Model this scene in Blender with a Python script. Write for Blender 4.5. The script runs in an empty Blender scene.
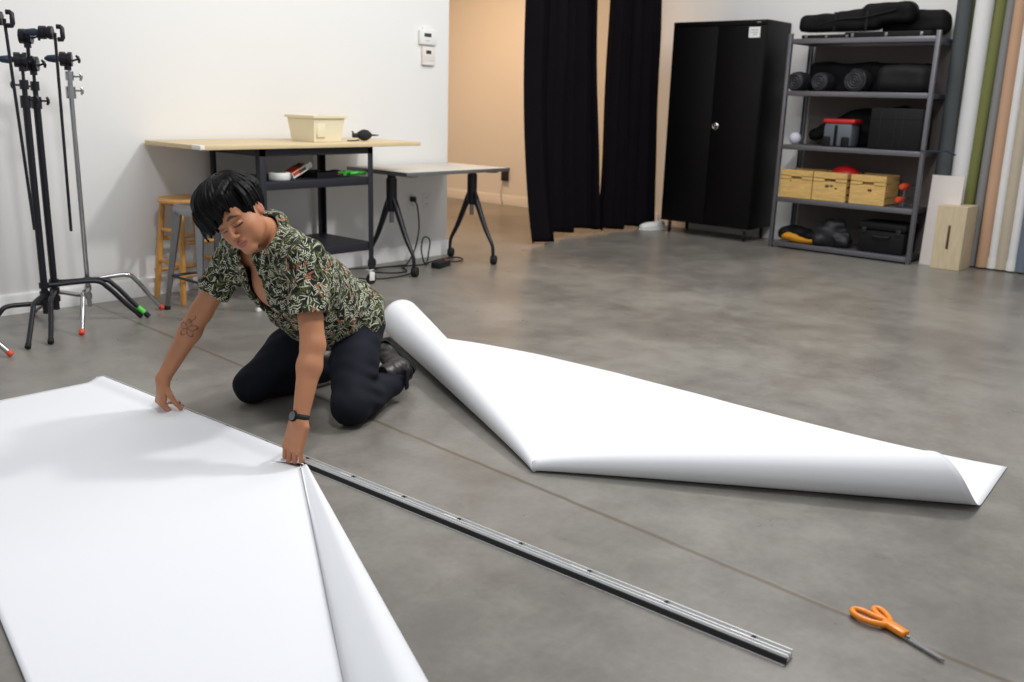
import bpy, bmesh, math, random
import numpy as np
from mathutils import Vector, Matrix, noise as mn
random.seed(7)
rng = np.random.default_rng(11)
S = bpy.context.scene
COL = S.collection
PI = math.pi

# ------------------------------------------------------------------ camera
F_PX, PITCH, ROLL, YAW, CAM_H = 929.88, .253921, -.0296268, .7273, 1.23
fw = Vector((math.cos(PITCH)*math.cos(YAW), math.cos(PITCH)*math.sin(YAW), -math.sin(PITCH)))
r0 = Vector((math.sin(YAW), -math.cos(YAW), 0)); d0 = fw.cross(r0)
CR = r0*math.cos(ROLL) + d0*math.sin(ROLL)
CD = -r0*math.sin(ROLL) + d0*math.cos(ROLL)
cam = bpy.data.cameras.new('camera'); camo = bpy.data.objects.new('camera', cam); COL.objects.link(camo)
m3 = Matrix((CR, -CD, -fw)).transposed()
camo.matrix_world = Matrix.Translation((0, 0, CAM_H)) @ m3.to_4x4()
cam.sensor_width = 36; cam.lens = F_PX/1024*36; cam.clip_start = .05
cam.dof.use_dof = True; cam.dof.focus_distance = 3.25; cam.dof.aperture_fstop = 3.2
S.camera = camo

def ray(x, y): return fw + CR*((x-512)/F_PX) + CD*((y-341)/F_PX)
def onz(x, y, z=0.):
    v = ray(x, y); return Vector((0, 0, CAM_H)) + v*((z-CAM_H)/v.z)
def onx(x, y, X):
    v = ray(x, y); return Vector((0, 0, CAM_H)) + v*(X/v.x)
def ony(x, y, Y):
    v = ray(x, y); return Vector((0, 0, CAM_H)) + v*(Y/v.y)

# ------------------------------------------------------------------ materials
def lin(c):
    return tuple(((v/255)/12.92 if v/255 <= .04045 else ((v/255+.055)/1.055)**2.4) for v in c)
class NT:
    def __init__(s, name):
        s.m = bpy.data.materials.new(name); s.m.use_nodes = True
        s.t = s.m.node_tree; s.b = s.t.nodes['Principled BSDF']; s.o = s.t.nodes['Material Output']
        s.tc = s.t.nodes.new('ShaderNodeTexCoord')
    def n(s, kind, **kw):
        nd = s.t.nodes.new('ShaderNode'+kind)
        for k, v in kw.items(): setattr(nd, k, v)
        return nd
    def set(s, sock, v):
        if v is None: return
        if isinstance(v, bpy.types.NodeSocket): s.t.links.new(v, sock)
        else: sock.default_value = v
    def math(s, op, a, b=None, c=None):
        nd = s.n('Math', operation=op)
        s.set(nd.inputs[0], a); s.set(nd.inputs[1], b); s.set(nd.inputs[2], c)
        return nd.outputs[0]
    def vm(s, op, a, b=None, sc=None):
        nd = s.n('VectorMath', operation=op)
        s.set(nd.inputs[0], a); s.set(nd.inputs[1], b)
        if sc is not None: s.set(nd.inputs['Scale'], sc)
        return nd.outputs['Value'] if op in ('DOT_PRODUCT', 'LENGTH') else nd.outputs[0]
    def mix(s, f, a, b):
        nd = s.n('MixRGB'); s.set(nd.inputs[0], f)
        s.set(nd.inputs[1], a if isinstance(a, bpy.types.NodeSocket) else (*a, 1))
        s.set(nd.inputs[2], b if isinstance(b, bpy.types.NodeSocket) else (*b, 1))
        return nd.outputs[0]
    def noise(s, scale, detail=3, vec=None, rough=.5, dist=0):
        nd = s.n('TexNoise'); nd.inputs['Scale'].default_value = scale; nd.inputs['Detail'].default_value = detail
        nd.inputs['Roughness'].default_value = rough; nd.inputs['Distortion'].default_value = dist
        s.set(nd.inputs['Vector'], vec or s.tc.outputs['Object']); return nd.outputs['Fac']
    def ramp(s, v, a, b):
        nd = s.n('MapRange'); nd.clamp = True; nd.interpolation_type = 'SMOOTHSTEP'
        s.set(nd.inputs[0], v); nd.inputs[1].default_value = a; nd.inputs[2].default_value = b
        return nd.outputs[0]
    def bump(s, h, st, dist=.01):
        nd = s.n('Bump'); nd.inputs['Strength'].default_value = st; nd.inputs['Distance'].default_value = dist
        s.set(nd.inputs['Height'], h); s.t.links.new(nd.outputs[0], s.b.inputs['Normal'])
    def map(s, sc=(1, 1, 1), rot=(0, 0, 0), loc=(0, 0, 0), v=None):
        nd = s.n('Mapping'); nd.inputs['Scale'].default_value = sc; nd.inputs['Rotation'].default_value = rot
        nd.inputs['Location'].default_value = loc
        s.set(nd.inputs['Vector'], v or s.tc.outputs['Object']); return nd.outputs[0]
    def base(s, v):
        s.set(s.b.inputs['Base Color'], v if isinstance(v, bpy.types.NodeSocket) else (*v, 1))
def mat(name, rgb, rough=.5, metal=0, var=.08, scale=12, bump=0, bscale=60, spec=.5, sheen=0, stretch=None):
    t = NT(name); c = lin(rgb)
    vec = t.map(sc=stretch) if stretch else None
    f = t.noise(scale, 3, vec)
    t.base(t.mix(f, tuple(v*(1-var) for v in c), tuple(min(1, v*(1+var)) for v in c)))
    t.b.inputs['Roughness'].default_value = rough; t.b.inputs['Metallic'].default_value = metal
    t.b.inputs['Specular IOR Level'].default_value = spec
    if sheen: t.b.inputs['Sheen Weight'].default_value = sheen
    if bump: t.bump(t.noise(bscale, 3), bump)
    return t.m

M = {}
M['wall'] = mat('white_wall_paint', (236, 235, 233), .7, var=.012, scale=1.5, bump=.03, bscale=90)
M['trim'] = mat('white_trim_paint', (232, 231, 229), .45, var=.01)
M['paper'] = mat('white_paper', (230, 231, 234), .75, var=.008, scale=3, spec=.25)
M['paper'].node_tree.nodes['Principled BSDF'].inputs['Roughness'].default_value = .8
M['black_metal'] = mat('black_painted_metal', (27, 27, 34), .38, .2, var=.1)
M['bench_metal'] = mat('blue_black_frame_metal', (30, 31, 40), .5, .1, var=.1)
M['blackpl'] = mat('black_plastic', (24, 24, 28), .45)
M['rubber'] = mat('black_rubber', (16, 16, 17), .75)
M['chrome'] = mat('chrome', (190, 190, 192), .18, 1, var=.03)
M['steel'] = mat('grey_steel', (150, 150, 152), .35, .9, var=.05)
M['alu'] = mat('brushed_aluminium', (212, 212, 212), .4, .45, var=.04)
M['redtip'] = mat('orange_red_rubber_tip', (225, 80, 50), .6)
M['greentip'] = mat('green_tape', (90, 215, 70), .6)
M['bluegrip'] = mat('dark_blue_knob', (40, 55, 75), .5)
M['orange'] = mat('orange_plastic', (240, 140, 25), .35, var=.05)
M['orangered'] = mat('orange_red_plastic', (205, 70, 35), .45)
M['cabinet'] = mat('black_cabinet_paint', (9, 7, 8), .5, .0, var=.15, spec=.2)
M['shelfmetal'] = mat('grey_shelf_metal', (118, 118, 124), .35, .6, var=.06)
M['curtain'] = mat('black_velour', (17, 14, 19), .95, var=.25, scale=6, bump=.15, bscale=200, spec=.1)
M['bagblack'] = mat('black_nylon', (11, 10, 13), .7, var=.2, bump=.3, bscale=30, spec=.2)
M['baggrey'] = mat('dark_grey_nylon', (33, 33, 40), .6, var=.25, bump=.4, bscale=25)
M['greypl'] = mat('slate_grey_plastic', (88, 96, 104), .5)
M['case'] = mat('black_case', (20, 19, 22), .65, var=.1, spec=.25)
M['red'] = mat('red_plastic', (190, 30, 32), .4)
M['yellow'] = mat('yellow_amber_fabric', (205, 140, 30), .7, var=.2)
M['taupe'] = mat('taupe_board', (104, 96, 94), .8, var=.04)
M['foam'] = mat('pale_grey_foam', (190, 192, 205), .7)
M['white_pl'] = mat('white_plastic', (232, 232, 228), .4, var=.01)
M['offwhite'] = mat('offwhite_board', (226, 218, 214), .6, var=.03)
M['basket'] = mat('cream_plastic', (228, 219, 190), .45, var=.03)
M['lcd'] = mat('grey_display', (60, 62, 60), .2)
M['gold'] = mat('gold', (220, 180, 70), .25, 1)
M['green'] = mat('bright_green_plastic', (60, 190, 60), .4, var=.2)
M['brown'] = mat('brown_leather', (84, 54, 38), .6, var=.25)
M['denim'] = None
def wood(name, rgb, sc=(2, 30, 30), var=.16, rough=.5):
    t = NT(name); c = lin(rgb); v = t.map(sc=sc)
    a = t.noise(2.2, 5, v, .6, .6); b = t.noise(9, 2, v)
    f = t.math('ADD', t.math('MULTIPLY', a, .75), t.math('MULTIPLY', b, .25))
    t.base(t.mix(t.ramp(f, .3, .7), tuple(v*(1-var) for v in c), tuple(min(1, v*(1+var)) for v in c)))
    t.b.inputs['Roughness'].default_value = rough
    return t.m
M['oak'] = wood('honey_oak_wood', (205, 150, 78), (30, 30, 2), rough=.35)
M['pinetop'] = wood('light_wood_bench_top', (212, 190, 150), (2, 25, 25), .08)
M['pine'] = wood('pine_crate_wood', (214, 176, 108), (25, 3, 25), .2)
M['ply'] = wood('pale_plywood', (206, 190, 158), (25, 25, 3), .1)
M['laminate'] = mat('warm_grey_laminate', (205, 199, 187), .5, var=.04)
for nm, rgb in dict(slate=(72, 78, 80), olive=(112, 116, 62), pwhite=(226, 226, 226), pgrey=(130, 130, 130),
                    peach=(196, 158, 128), beige=(190, 178, 158), bluegrey=(106, 116, 132), dolive=(128, 128, 74)).items():
    M[nm] = mat(nm+'_backdrop_paper', rgb, .75, var=.03)

# concrete floor -----------------------------------------------------------
t = NT('polished_concrete')
a = t.noise(.9, 6, None, .6, .4); b = t.noise(5, 6, None, .65, .3)
c_ = t.noise(38, 4, None, .6); st = t.noise(3, 4, t.map(sc=(1, .25, 1), rot=(0, 0, .5)), .6, 1.2)
f = t.math('ADD', t.math('MULTIPLY', a, .5), t.math('MULTIPLY', b, .26))
f = t.math('ADD', f, t.math('MULTIPLY', st, .12)); f = t.math('ADD', f, t.math('MULTIPLY', c_, .12))
col = t.mix(t.ramp(f, .36, .64), lin((108, 103, 97)), lin((141, 137, 130)))
vo = t.n('TexVoronoi'); vo.inputs['Scale'].default_value = 7; t.set(vo.inputs['Vector'], t.tc.outputs['Object'])
spk = t.math('LESS_THAN', vo.outputs['Distance'], .035)
col = t.mix(t.math('MULTIPLY', spk, .45), col, lin((60, 57, 52)))
sep = t.n('SeparateXYZ'); t.set(sep.inputs[0], t.tc.outputs['Object'])
# saw-cut joint, a line running nearly along Y:  x = 2.112 + 0.0407*y
wob = t.math('MULTIPLY', t.math('SUBTRACT', t.noise(9, 3), .5), .012)
lx = t.math('ABSOLUTE', t.math('ADD', t.math('SUBTRACT', sep.outputs[0], t.math('MULTIPLY_ADD', sep.outputs[1], .0407, 2.108)), wob))
j = t.math('SUBTRACT', 1, t.ramp(lx, .003, .014))
col = t.mix(t.math('MULTIPLY', j, .75), col, lin((96, 84, 66)))
t.base(col)
t.set(t.b.inputs['Roughness'], t.math('MULTIPLY_ADD', b, .24, .2))
t.b.inputs['Specular IOR Level'].default_value = .45
t.bump(t.math('SUBTRACT', t.math('MULTIPLY', c_, .12), j), .12, .004)
M['floor'] = t.m

# skin ---------------------------------------------------------------------
t = NT('tan_skin')
at = t.n('Attribute', attribute_name='tint')
n1 = t.noise(14, 3)
col = t.mix(n1, lin((170, 113, 80)), lin((188, 130, 94)))
sp = t.n('SeparateColor'); t.set(sp.inputs[0], at.outputs['Color'])
col = t.mix(sp.outputs[0], col, lin((160, 84, 76)))      # lips, knuckles, ears
col = t.mix(sp.outputs[1], col, lin((32, 22, 18)))       # brows, lashes; also painted shade in lid creases, lip line and nostrils
col = t.mix(sp.outputs[2], col, lin((62, 52, 50)))       # tattoo ink
t.base(col); t.b.inputs['Roughness'].default_value = .5
t.b.inputs['Subsurface Weight'].default_value = .08; t.b.inputs['Subsurface Radius'].default_value = (.8, .3, .15)
t.b.inputs['Subsurface Scale'].default_value = .01
t.bump(t.noise(160, 3), .12, .002)
M['skin'] = t.m

# leaf printed shirt ---------------------------------------------------------
t = NT('leaf_print_cotton')
NRM = t.n('NewGeometry').outputs['Normal']
def leaves(scale, loc, L, W, thr, frond, rot=(0, 0, 0)):
    base = t.vm('ADD', t.map(sc=(scale,)*3, loc=loc, rot=rot), t.vm('SCALE', t.vm('SUBTRACT', noisecol, (.5, .5, .5)), sc=.6))
    vo = t.n('TexVoronoi'); vo.inputs['Scale'].default_value = 1; t.set(vo.inputs['Vector'], base)
    q = t.vm('SUBTRACT', base, vo.outputs['Position'])
    q = t.vm('SUBTRACT', q, t.vm('SCALE', NRM, sc=t.vm('DOT_PRODUCT', q, NRM)))
    dr = t.vm('SUBTRACT', vo.outputs['Color'], (.5, .5, .5))
    dr = t.vm('NORMALIZE', t.vm('SUBTRACT', dr, t.vm('SCALE', NRM, sc=t.vm('DOT_PRODUCT', dr, NRM))))
    u = t.vm('DOT_PRODUCT', q, dr)
    pv = t.vm('SUBTRACT', q, t.vm('SCALE', dr, sc=u)); pl = t.vm('LENGTH', pv)
    env = t.math('SUBTRACT', 1, t.math('POWER', t.math('ABSOLUTE', t.math('DIVIDE', u, L)), 2))
    m = t.math('LESS_THAN', pl, t.math('MULTIPLY', env, W))
    if frond:
        sn = t.math('SINE', t.math('ADD', t.math('MULTIPLY', u, frond), t.math('MULTIPLY', pl, -frond*.9)))
        m = t.math('MULTIPLY', m, t.math('GREATER_THAN', sn, thr))
    return m
nz = t.n('TexNoise'); nz.inputs['Scale'].default_value = 22; nz.inputs['Detail'].default_value = 1
t.set(nz.inputs['Vector'], t.tc.outputs['Object']); noisecol = nz.outputs['Color']
col = t.mix(t.ramp(t.noise(30, 2), .4, .6), lin((18, 21, 17)), lin((46, 50, 34)))
col = t.mix(leaves(24, (3, 1, 2), .65, .32, -.25, 19), col, lin((100, 106, 66)))
col = t.mix(leaves(33, (8, 4, 7), .6, .26, -.1, 22), col, lin((70, 76, 48)))
col = t.mix(leaves(28, (1, 9, 3), .55, .22, .9, 0), col, lin((26, 28, 22)))
col = t.mix(leaves(24, (5, 5, 9), .6, .2, .4, 26), col, lin((196, 196, 178)))
col = t.mix(leaves(36, (2, 7, 4), .6, .06, 0, 0), col, lin((186, 186, 168)))
col = t.mix(t.math('MULTIPLY', leaves(24, (9, 2, 6), .45, .09, 0, 0), t.math('GREATER_THAN', t.noise(9, 1), .56)), col, lin((158, 92, 74)))
t.base(col); t.b.inputs['Roughness'].default_value = .8; t.b.inputs['Specular IOR Level'].default_value = .2
t.bump(t.noise(400, 2), .15, .001)
M['shirt'] = t.m
t = NT('dark_navy_denim')
w = t.noise(420, 2, t.map(sc=(1, 1, .3)))
col = t.mix(t.ramp(t.noise(7, 3), .35, .7), lin((12, 14, 20)), lin((20, 22, 31)))
col = t.mix(t.math('MULTIPLY', w, .14), col, lin((60, 66, 84)))
t.base(col); t.b.inputs['Roughness'].default_value = .85; t.b.inputs['Specular IOR Level'].default_value = .2
t.bump(w, .2, .002)
M['denim'] = t.m
M['leather'] = mat('dark_brown_boot_leather', (34, 27, 29), .4, var=.2, scale=20, bump=.15, bscale=60)
t = NT('black_hair')
col = t.mix(t.noise(60, 2), lin((4, 4, 5)), lin((9, 8, 10))); t.base(col)
t.b.inputs['Roughness'].default_value = .45; t.b.inputs['Specular IOR Level'].default_value = .14
M['hair'] = t.m

# ------------------------------------------------------------------ mesh builder
class MB:
    def __init__(s): s.bm = bmesh.new()
    def _x(s, vs, mtx):
        if mtx is not None: bmesh.ops.transform(s.bm, matrix=mtx, verts=vs)
    def box(s, lo, hi, bev=0., mtx=None, seg=2):
        r = bmesh.ops.create_cube(s.bm, size=1)['verts']
        c = [(a+b)/2 for a, b in zip(lo, hi)]; d = [abs(b-a) for a, b in zip(lo, hi)]
        for v in r: v.co = Vector([v.co[i]*d[i]+c[i] for i in range(3)])
        if bev:
            es = list({e for v in r for e in v.link_edges})
            rr = bmesh.ops.bevel(s.bm, geom=es, offset=bev, segments=seg, affect='EDGES', profile=.5)
            r = list({v for f in rr['faces'] for v in f.verts} | {v for v in r if v.is_valid})
            seen = set(r); stack = list(r)
            while stack:
                v = stack.pop()
                for e in v.link_edges:
                    o = e.other_vert(v)
                    if o not in seen: seen.add(o); stack.append(o)
            r = list(seen)
        s._x(r, mtx); return s
    def tube(s, pts, rad, n=12, caps=True, flat=None):
        pts = [Vector(p) for p in pts]
        rad = rad if isinstance(rad, (list, tuple)) else [rad]*len(pts)
        rings = []; up = None
        for i, p in enumerate(pts):
            if i == 0: d = pts[1]-p
            elif i == len(pts)-1: d = p-pts[i-1]
            else: d = (pts[i+1]-p).normalized() + (p-pts[i-1]).normalized()
            d.normalize()
            if up is None:
                up = Vector((0, 0, 1)) if abs(d.z) < .9 else Vector((1, 0, 0))
            a = (up - d*up.dot(d)).normalized(); up = a; b = d.cross(a)
            fx = flat or 1
            rings.append([s.bm.verts.new(p + a*(rad[i]*math.cos(2*PI*k/n)) + b*(rad[i]*fx*math.sin(2*PI*k/n))) for k in range(n)])
        for i in range(len(rings)-1):
            for k in range(n):
                s.bm.faces.new((rings[i][k], rings[i+1][k], rings[i+1][(k+1) % n], rings[i][(k+1) % n]))
        if caps: s.bm.faces.new(rings[0]); s.bm.faces.new(rings[-1][::-1])
        return s
    def cyl(s, a, b, r, n=20, r2=None): return s.tube([a, b], [r, r if r2 is None else r2], n)
    def lathe(s, prof, mtx=None, n=28):
        vs = []; rings = []
        for r, z in prof:
            ring = [s.bm.verts.new((max(r, 1e-5)*math.cos(2*PI*k/n), max(r, 1e-5)*math.sin(2*PI*k/n), z)) for k in range(n)]
            rings.append(ring); vs += ring
        for i in range(len(rings)-1):
            for k in range(n):
                s.bm.faces.new((rings[i][k], rings[i][(k+1) % n], rings[i+1][(k+1) % n], rings[i+1][k]))
        s.bm.faces.new(rings[0][::-1]); s.bm.faces.new(rings[-1])
        s._x(vs, mtx); return s
    def prism(s, poly, z0, z1, mtx=None):
        a = [s.bm.verts.new((x, y, z0)) for x, y in poly]; b = [s.bm.verts.new((x, y, z1)) for x, y in poly]
        n = len(poly)
        s.bm.faces.new(a[::-1]); s.bm.faces.new(b)
        for i in range(n): s.bm.faces.new((a[i], a[(i+1) % n], b[(i+1) % n], b[i]))
        s._x(a+b, mtx); return s
    def grid(s, P, closed_u=False):
        R = [[s.bm.verts.new(p) for p in row] for row in P]
        for i in range(len(R)-1):
            for k in range(len(R[0])-1):
                s.bm.faces.new((R[i][k], R[i+1][k], R[i+1][k+1], R[i][k+1]))
        return s
    def ball(s, c, r, mtx=None, n=20):
        rr = r if isinstance(r, (tuple, list)) else (r, r, r)
        v = bmesh.ops.create_uvsphere(s.bm, u_segments=n, v_segments=n//2+2, radius=1)['verts']
        for q in v: q.co = Vector((q.co.x*rr[0], q.co.y*rr[1], q.co.z*rr[2]))
        s._x(v, Matrix.Translation(c) @ (mtx or Matrix.Identity(4))); return s
    def build(s, name, m, parent=None, smooth=True, off=None, loc=None):
        bmesh.ops.recalc_face_normals(s.bm, faces=s.bm.faces[:])
        me = bpy.data.meshes.new(name)
        if parent is not None and off is None:
            off = parent.matrix_world.translation if parent.parent is None else (parent.parent.matrix_world.translation)
        if off is not None: bmesh.ops.translate(s.bm, vec=-Vector(off), verts=s.bm.verts[:])
        s.bm.to_mesh(me); s.bm.free()
        return link(name, me, m, parent, smooth)
def link(name, me, m, parent=None, smooth=True):
    me.materials.append(m)
    if smooth:
        me.polygons.foreach_set('use_smooth', [True]*len(me.polygons))
        try: me.set_sharp_from_angle(angle=math.radians(38))
        except Exception: pass
    o = bpy.data.objects.new(name, me); COL.objects.link(o)
    if parent is not None: o.parent = parent
    return o
def tag(o, label=None, cat=None, group=None, kind=None):
    if label: o['label'] = label
    if cat: o['category'] = cat
    if group: o['group'] = group
    if kind: o['kind'] = kind
    return o
def thing(name, label, cat, loc=(0, 0, 0), rz=0, group=None):
    o = bpy.data.objects.new(name, None); COL.objects.link(o); o.location = loc; o.rotation_euler.z = rz
    o.matrix_world = Matrix.Translation(loc) @ Matrix.Rotation(rz, 4, 'Z')
    o.empty_display_size = .1
    return tag(o, label, cat, group)
ZERO = Vector((0, 0, 0))
def part(mb, name, m, parent, smooth=True, label=None):      # geometry given in the thing's own coordinates
    o = mb.build(name, m, parent, smooth, off=ZERO)
    if label: o['label'] = label
    return o
def single(mb, name, m, label, cat, loc=(0, 0, 0), group=None, rz=0, smooth=True):
    o = mb.build(name, m, None, smooth); o.location = loc; o.rotation_euler.z = rz
    return tag(o, label, cat, group)
def copy_tree(o, parent=None):
    c = o.copy(); COL.objects.link(c)
    if parent is not None: c.parent = parent
    for ch in [x for x in bpy.data.objects if x.parent == o]: copy_tree(ch, c)
    return c
def struct(name, mb, m): o = mb.build(name, m); o['kind'] = 'structure'; return o
def Rz(a): return Matrix.Rotation(a, 4, 'Z')
def Rx(a): return Matrix.Rotation(a, 4, 'X')
def Ry(a): return Matrix.Rotation(a, 4, 'Y')
def T(*p): return Matrix.Translation(p)
def smoothpath(pts, n=8):                                     # Catmull-Rom through the points
    P = [Vector(p) for p in pts]; P = [P[0]*2-P[1]] + P + [P[-1]*2-P[-2]]; out = []
    for i in range(1, len(P)-2):
        for k in range(n):
            u = k/n; a, b, c, d = P[i-1:i+3]
            out.append(.5*((2*b)+(c-a)*u+(2*a-5*b+4*c-d)*u*u+(3*b-a-3*c+d)*u**3))
    out.append(P[-2]); return out

# ------------------------------------------------------------------ distance fields -> mesh (for bodies, cloth, bags)
class SDF:
    def __init__(s, lo, hi, h):
        s.h = h; s.lo = np.array(lo, float); s.n = np.ceil((np.array(hi)-s.lo)/h).astype(int)+1
        s.v = np.full(s.n, .2, np.float32)
    def region(s, lo, hi):
        a = np.clip(np.floor((np.array(lo)-s.lo)/s.h).astype(int), 0, s.n-1)
        b = np.clip(np.ceil((np.array(hi)-s.lo)/s.h).astype(int)+1, 1, s.n)
        sl = tuple(slice(x, y) for x, y in zip(a, b))
        X, Y, Z = np.meshgrid(*[s.lo[i]+s.h*np.arange(a[i], b[i]) for i in range(3)], indexing='ij')
        return sl, X, Y, Z
    def comb(s, sl, d, k, op):
        c = s.v[sl]
        if op == 'add':
            if k > 0:
                hh = np.maximum(k-np.abs(c-d), 0)/k; r = np.minimum(c, d)-hh*hh*k*.25
            else: r = np.minimum(c, d)
        elif op == 'sub':
            d = -d
            if k > 0:
                hh = np.maximum(k-np.abs(c-d), 0)/k; r = np.maximum(c, d)+hh*hh*k*.25
            else: r = np.maximum(c, d)
        s.v[sl] = r
    def cone(s, a, b, ra, rb=None, k=.02, op='add', cut=None, m=.03):
        a = np.array(a, float); b = np.array(b, float); rb = ra if rb is None else rb; R = max(ra, rb)+m+k
        sl, X, Y, Z = s.region(np.minimum(a, b)-R, np.maximum(a, b)+R)
        ab = b-a; L2 = ab@ab+1e-12
        tt = np.clip(((X-a[0])*ab[0]+(Y-a[1])*ab[1]+(Z-a[2])*ab[2])/L2, 0, 1)
        d = np.sqrt((X-a[0]-tt*ab[0])**2+(Y-a[1]-tt*ab[1])**2+(Z-a[2]-tt*ab[2])**2)-(ra+(rb-ra)*tt)
        if cut is not None:
            pn = np.array(cut[1], float); pn /= np.linalg.norm(pn); pp = np.array(cut[0])
            d = np.maximum(d, (X-pp[0])*pn[0]+(Y-pp[1])*pn[1]+(Z-pp[2])*pn[2])
        s.comb(sl, d, k, op); return s
    def ell(s, c, r, ax=None, k=.02, op='add', m=.03, fn=None):
        c = np.array(c, float); A = np.eye(3) if ax is None else np.array(ax, float); r = np.array(r, float)
        ext = np.sqrt(((A*r[:, None])**2).sum(0))+m+k
        sl, X, Y, Z = s.region(c-ext, c+ext)
        q = [((X-c[0])*A[i, 0]+(Y-c[1])*A[i, 1]+(Z-c[2])*A[i, 2]) for i in range(3)]
        k0 = np.sqrt(sum((q[i]/r[i])**2 for i in range(3)))+1e-9
        k1 = np.sqrt(sum((q[i]/r[i]**2)**2 for i in range(3)))+1e-9
        d = k0*(k0-1)/k1
        if fn is not None: d = fn(d, q)
        s.comb(sl, d, k, op); return s
    def box(s, c, half, ax=None, rad=.01, k=0., op='add', m=.03):
        c = np.array(c, float); A = np.eye(3) if ax is None else np.array(ax, float); half = np.array(half, float)
        ext = np.abs(A*half[:, None]).sum(0)+m+k
        sl, X, Y, Z = s.region(c-ext, c+ext)
        q = [np.abs((X-c[0])*A[i, 0]+(Y-c[1])*A[i, 1]+(Z-c[2])*A[i, 2])-half[i]+rad for i in range(3)]
        d = np.sqrt(sum(np.maximum(x, 0)**2 for x in q))+np.minimum(np.maximum(np.maximum(q[0], q[1]), q[2]), 0)-rad
        s.comb(sl, d, k, op); return s
    def warp(s, fn):
        sl, X, Y, Z = s.region(s.lo, s.lo+s.n*s.h); s.v = (s.v + fn(X, Y, Z)).astype(np.float32); return s
    def plane(s, p, n):                                       # cut away the side n points to
        sl, X, Y, Z = s.region(s.lo, s.lo+s.n*s.h); n = np.array(n, float); n /= np.linalg.norm(n)
        s.v = np.maximum(s.v, (X-p[0])*n[0]+(Y-p[1])*n[1]+(Z-p[2])*n[2]).astype(np.float32); return s
    def verts(s):
        v = s.v.copy()
        v[0] = v[-1] = .1; v[:, 0] = v[:, -1] = .1; v[:, :, 0] = v[:, :, -1] = .1
        sg = v < 0; n = v.shape
        c = np.zeros((n[0]-1, n[1]-1, n[2]-1), np.int8)
        for i in (0, 1):
            for j in (0, 1):
                for k in (0, 1):
                    c += sg[i:n[0]-1+i, j:n[1]-1+j, k:n[2]-1+k]
        act = np.argwhere((c > 0) & (c < 8)); idm = -np.ones(c.shape, np.int32)
        idm[act[:, 0], act[:, 1], act[:, 2]] = np.arange(len(act))
        acc = np.zeros((len(act), 3)); cnt = np.zeros(len(act))
        co = [(i, j, k) for i in (0, 1) for j in (0, 1) for k in (0, 1)]
        for a in co:
            for ax in range(3):
                if a[ax]: continue
                b = list(a); b[ax] = 1
                va = v[act[:, 0]+a[0], act[:, 1]+a[1], act[:, 2]+a[2]]; vb = v[act[:, 0]+b[0], act[:, 1]+b[1], act[:, 2]+b[2]]
                x = (va < 0) != (vb < 0); tt = np.where(x, va/(va-vb+1e-20), 0)
                p = np.array(a, float)[None].repeat(len(act), 0); p[:, ax] += tt
                acc += p*x[:, None]; cnt += x
        V = s.lo + s.h*(act + acc/cnt[:, None]); Q = []
        for ax in range(3):
            sa = [slice(0, -1) if q == ax else slice(1, -1) for q in range(3)]
            sb = [slice(1, None) if q == ax else slice(1, -1) for q in range(3)]
            A = sg[tuple(sa)]; B = sg[tuple(sb)]; e = np.argwhere(A != B); fl = A[e[:, 0], e[:, 1], e[:, 2]]
            base = e + np.array([0 if q == ax else 1 for q in range(3)])
            o1, o2 = [q for q in range(3) if q != ax]
            def cell(d1, d2):
                p = base.copy(); p[:, o1] -= d1; p[:, o2] -= d2; return idm[p[:, 0], p[:, 1], p[:, 2]]
            q4 = np.stack([cell(0, 0), cell(1, 0), cell(1, 1), cell(0, 1)], 1)
            flip = fl if ax == 1 else ~fl
            q4[flip] = q4[flip][:, ::-1]; Q.append(q4)
        return V, np.concatenate(Q)
    def build(s, name, m, parent=None, off=None, tint=None, relax=2):
        V, Q = s.verts()
        me = bpy.data.meshes.new(name); V0 = V.copy()
        for _ in range(relax):
            S_ = np.zeros_like(V); n_ = np.zeros(len(V))
            for i in range(4):
                np.add.at(S_, Q[:, i], V[Q[:, (i+1) % 4]]); np.add.at(n_, Q[:, i], 1)
            V = V*.5 + .5*S_/np.maximum(n_, 1)[:, None]
        W = V - (np.array(off) if off is not None else 0)
        me.vertices.add(len(V)); me.vertices.foreach_set('co', W.astype(np.float32).ravel())
        me.loops.add(len(Q)*4); me.loops.foreach_set('vertex_index', Q.astype(np.int32).ravel())
        me.polygons.add(len(Q)); me.polygons.foreach_set('loop_start', np.arange(0, len(Q)*4, 4, dtype=np.int32))
        me.update(calc_edges=True); me.validate()
        if tint is not None:
            at = me.color_attributes.new('tint', 'FLOAT_COLOR', 'POINT'); at.data.foreach_set('color', tint(V).astype(np.float32).ravel())
        me.materials.append(m)
        me.polygons.foreach_set('use_smooth', [True]*len(me.polygons))
        o = bpy.data.objects.new(name, me); COL.objects.link(o)
        if parent is not None: o.parent = parent
        return o

# ================================================================== THE ROOM
WY, BX, CX = 5.4, 8.35, 5.235
mb = MB(); mb.box((-4, -4, -.12), (11, 11, 0)); struct('floor', mb, M['floor'])
mb = MB(); mb.box((-3, WY, 0), (CX, WY+.15, 3.6), .004); struct('wall_left', mb, M['wall'])
mb = MB(); mb.box((BX, -2, 0), (BX+.15, 9.6, 3.6)); struct('wall_back', mb, M['wall'])
mb = MB(); mb.box((CX, WY, 2.95), (BX, WY+.15, 3.6)); struct('wall_header', mb, M['wall'])
mb = MB(); mb.box((4.9, 9.4, 0), (BX, 9.55, 3.1)); struct('wall_hall', mb, M['wall'])
mb = MB(); mb.box((4.75, WY+.15, 0), (4.9, 9.55, 3.1)); struct('wall_hall_side', mb, M['wall'])
mb = MB(); mb.box((4.75, WY+.15, 3.0), (BX, 9.55, 3.1)); struct('ceiling', mb, M['wall'])
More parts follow.
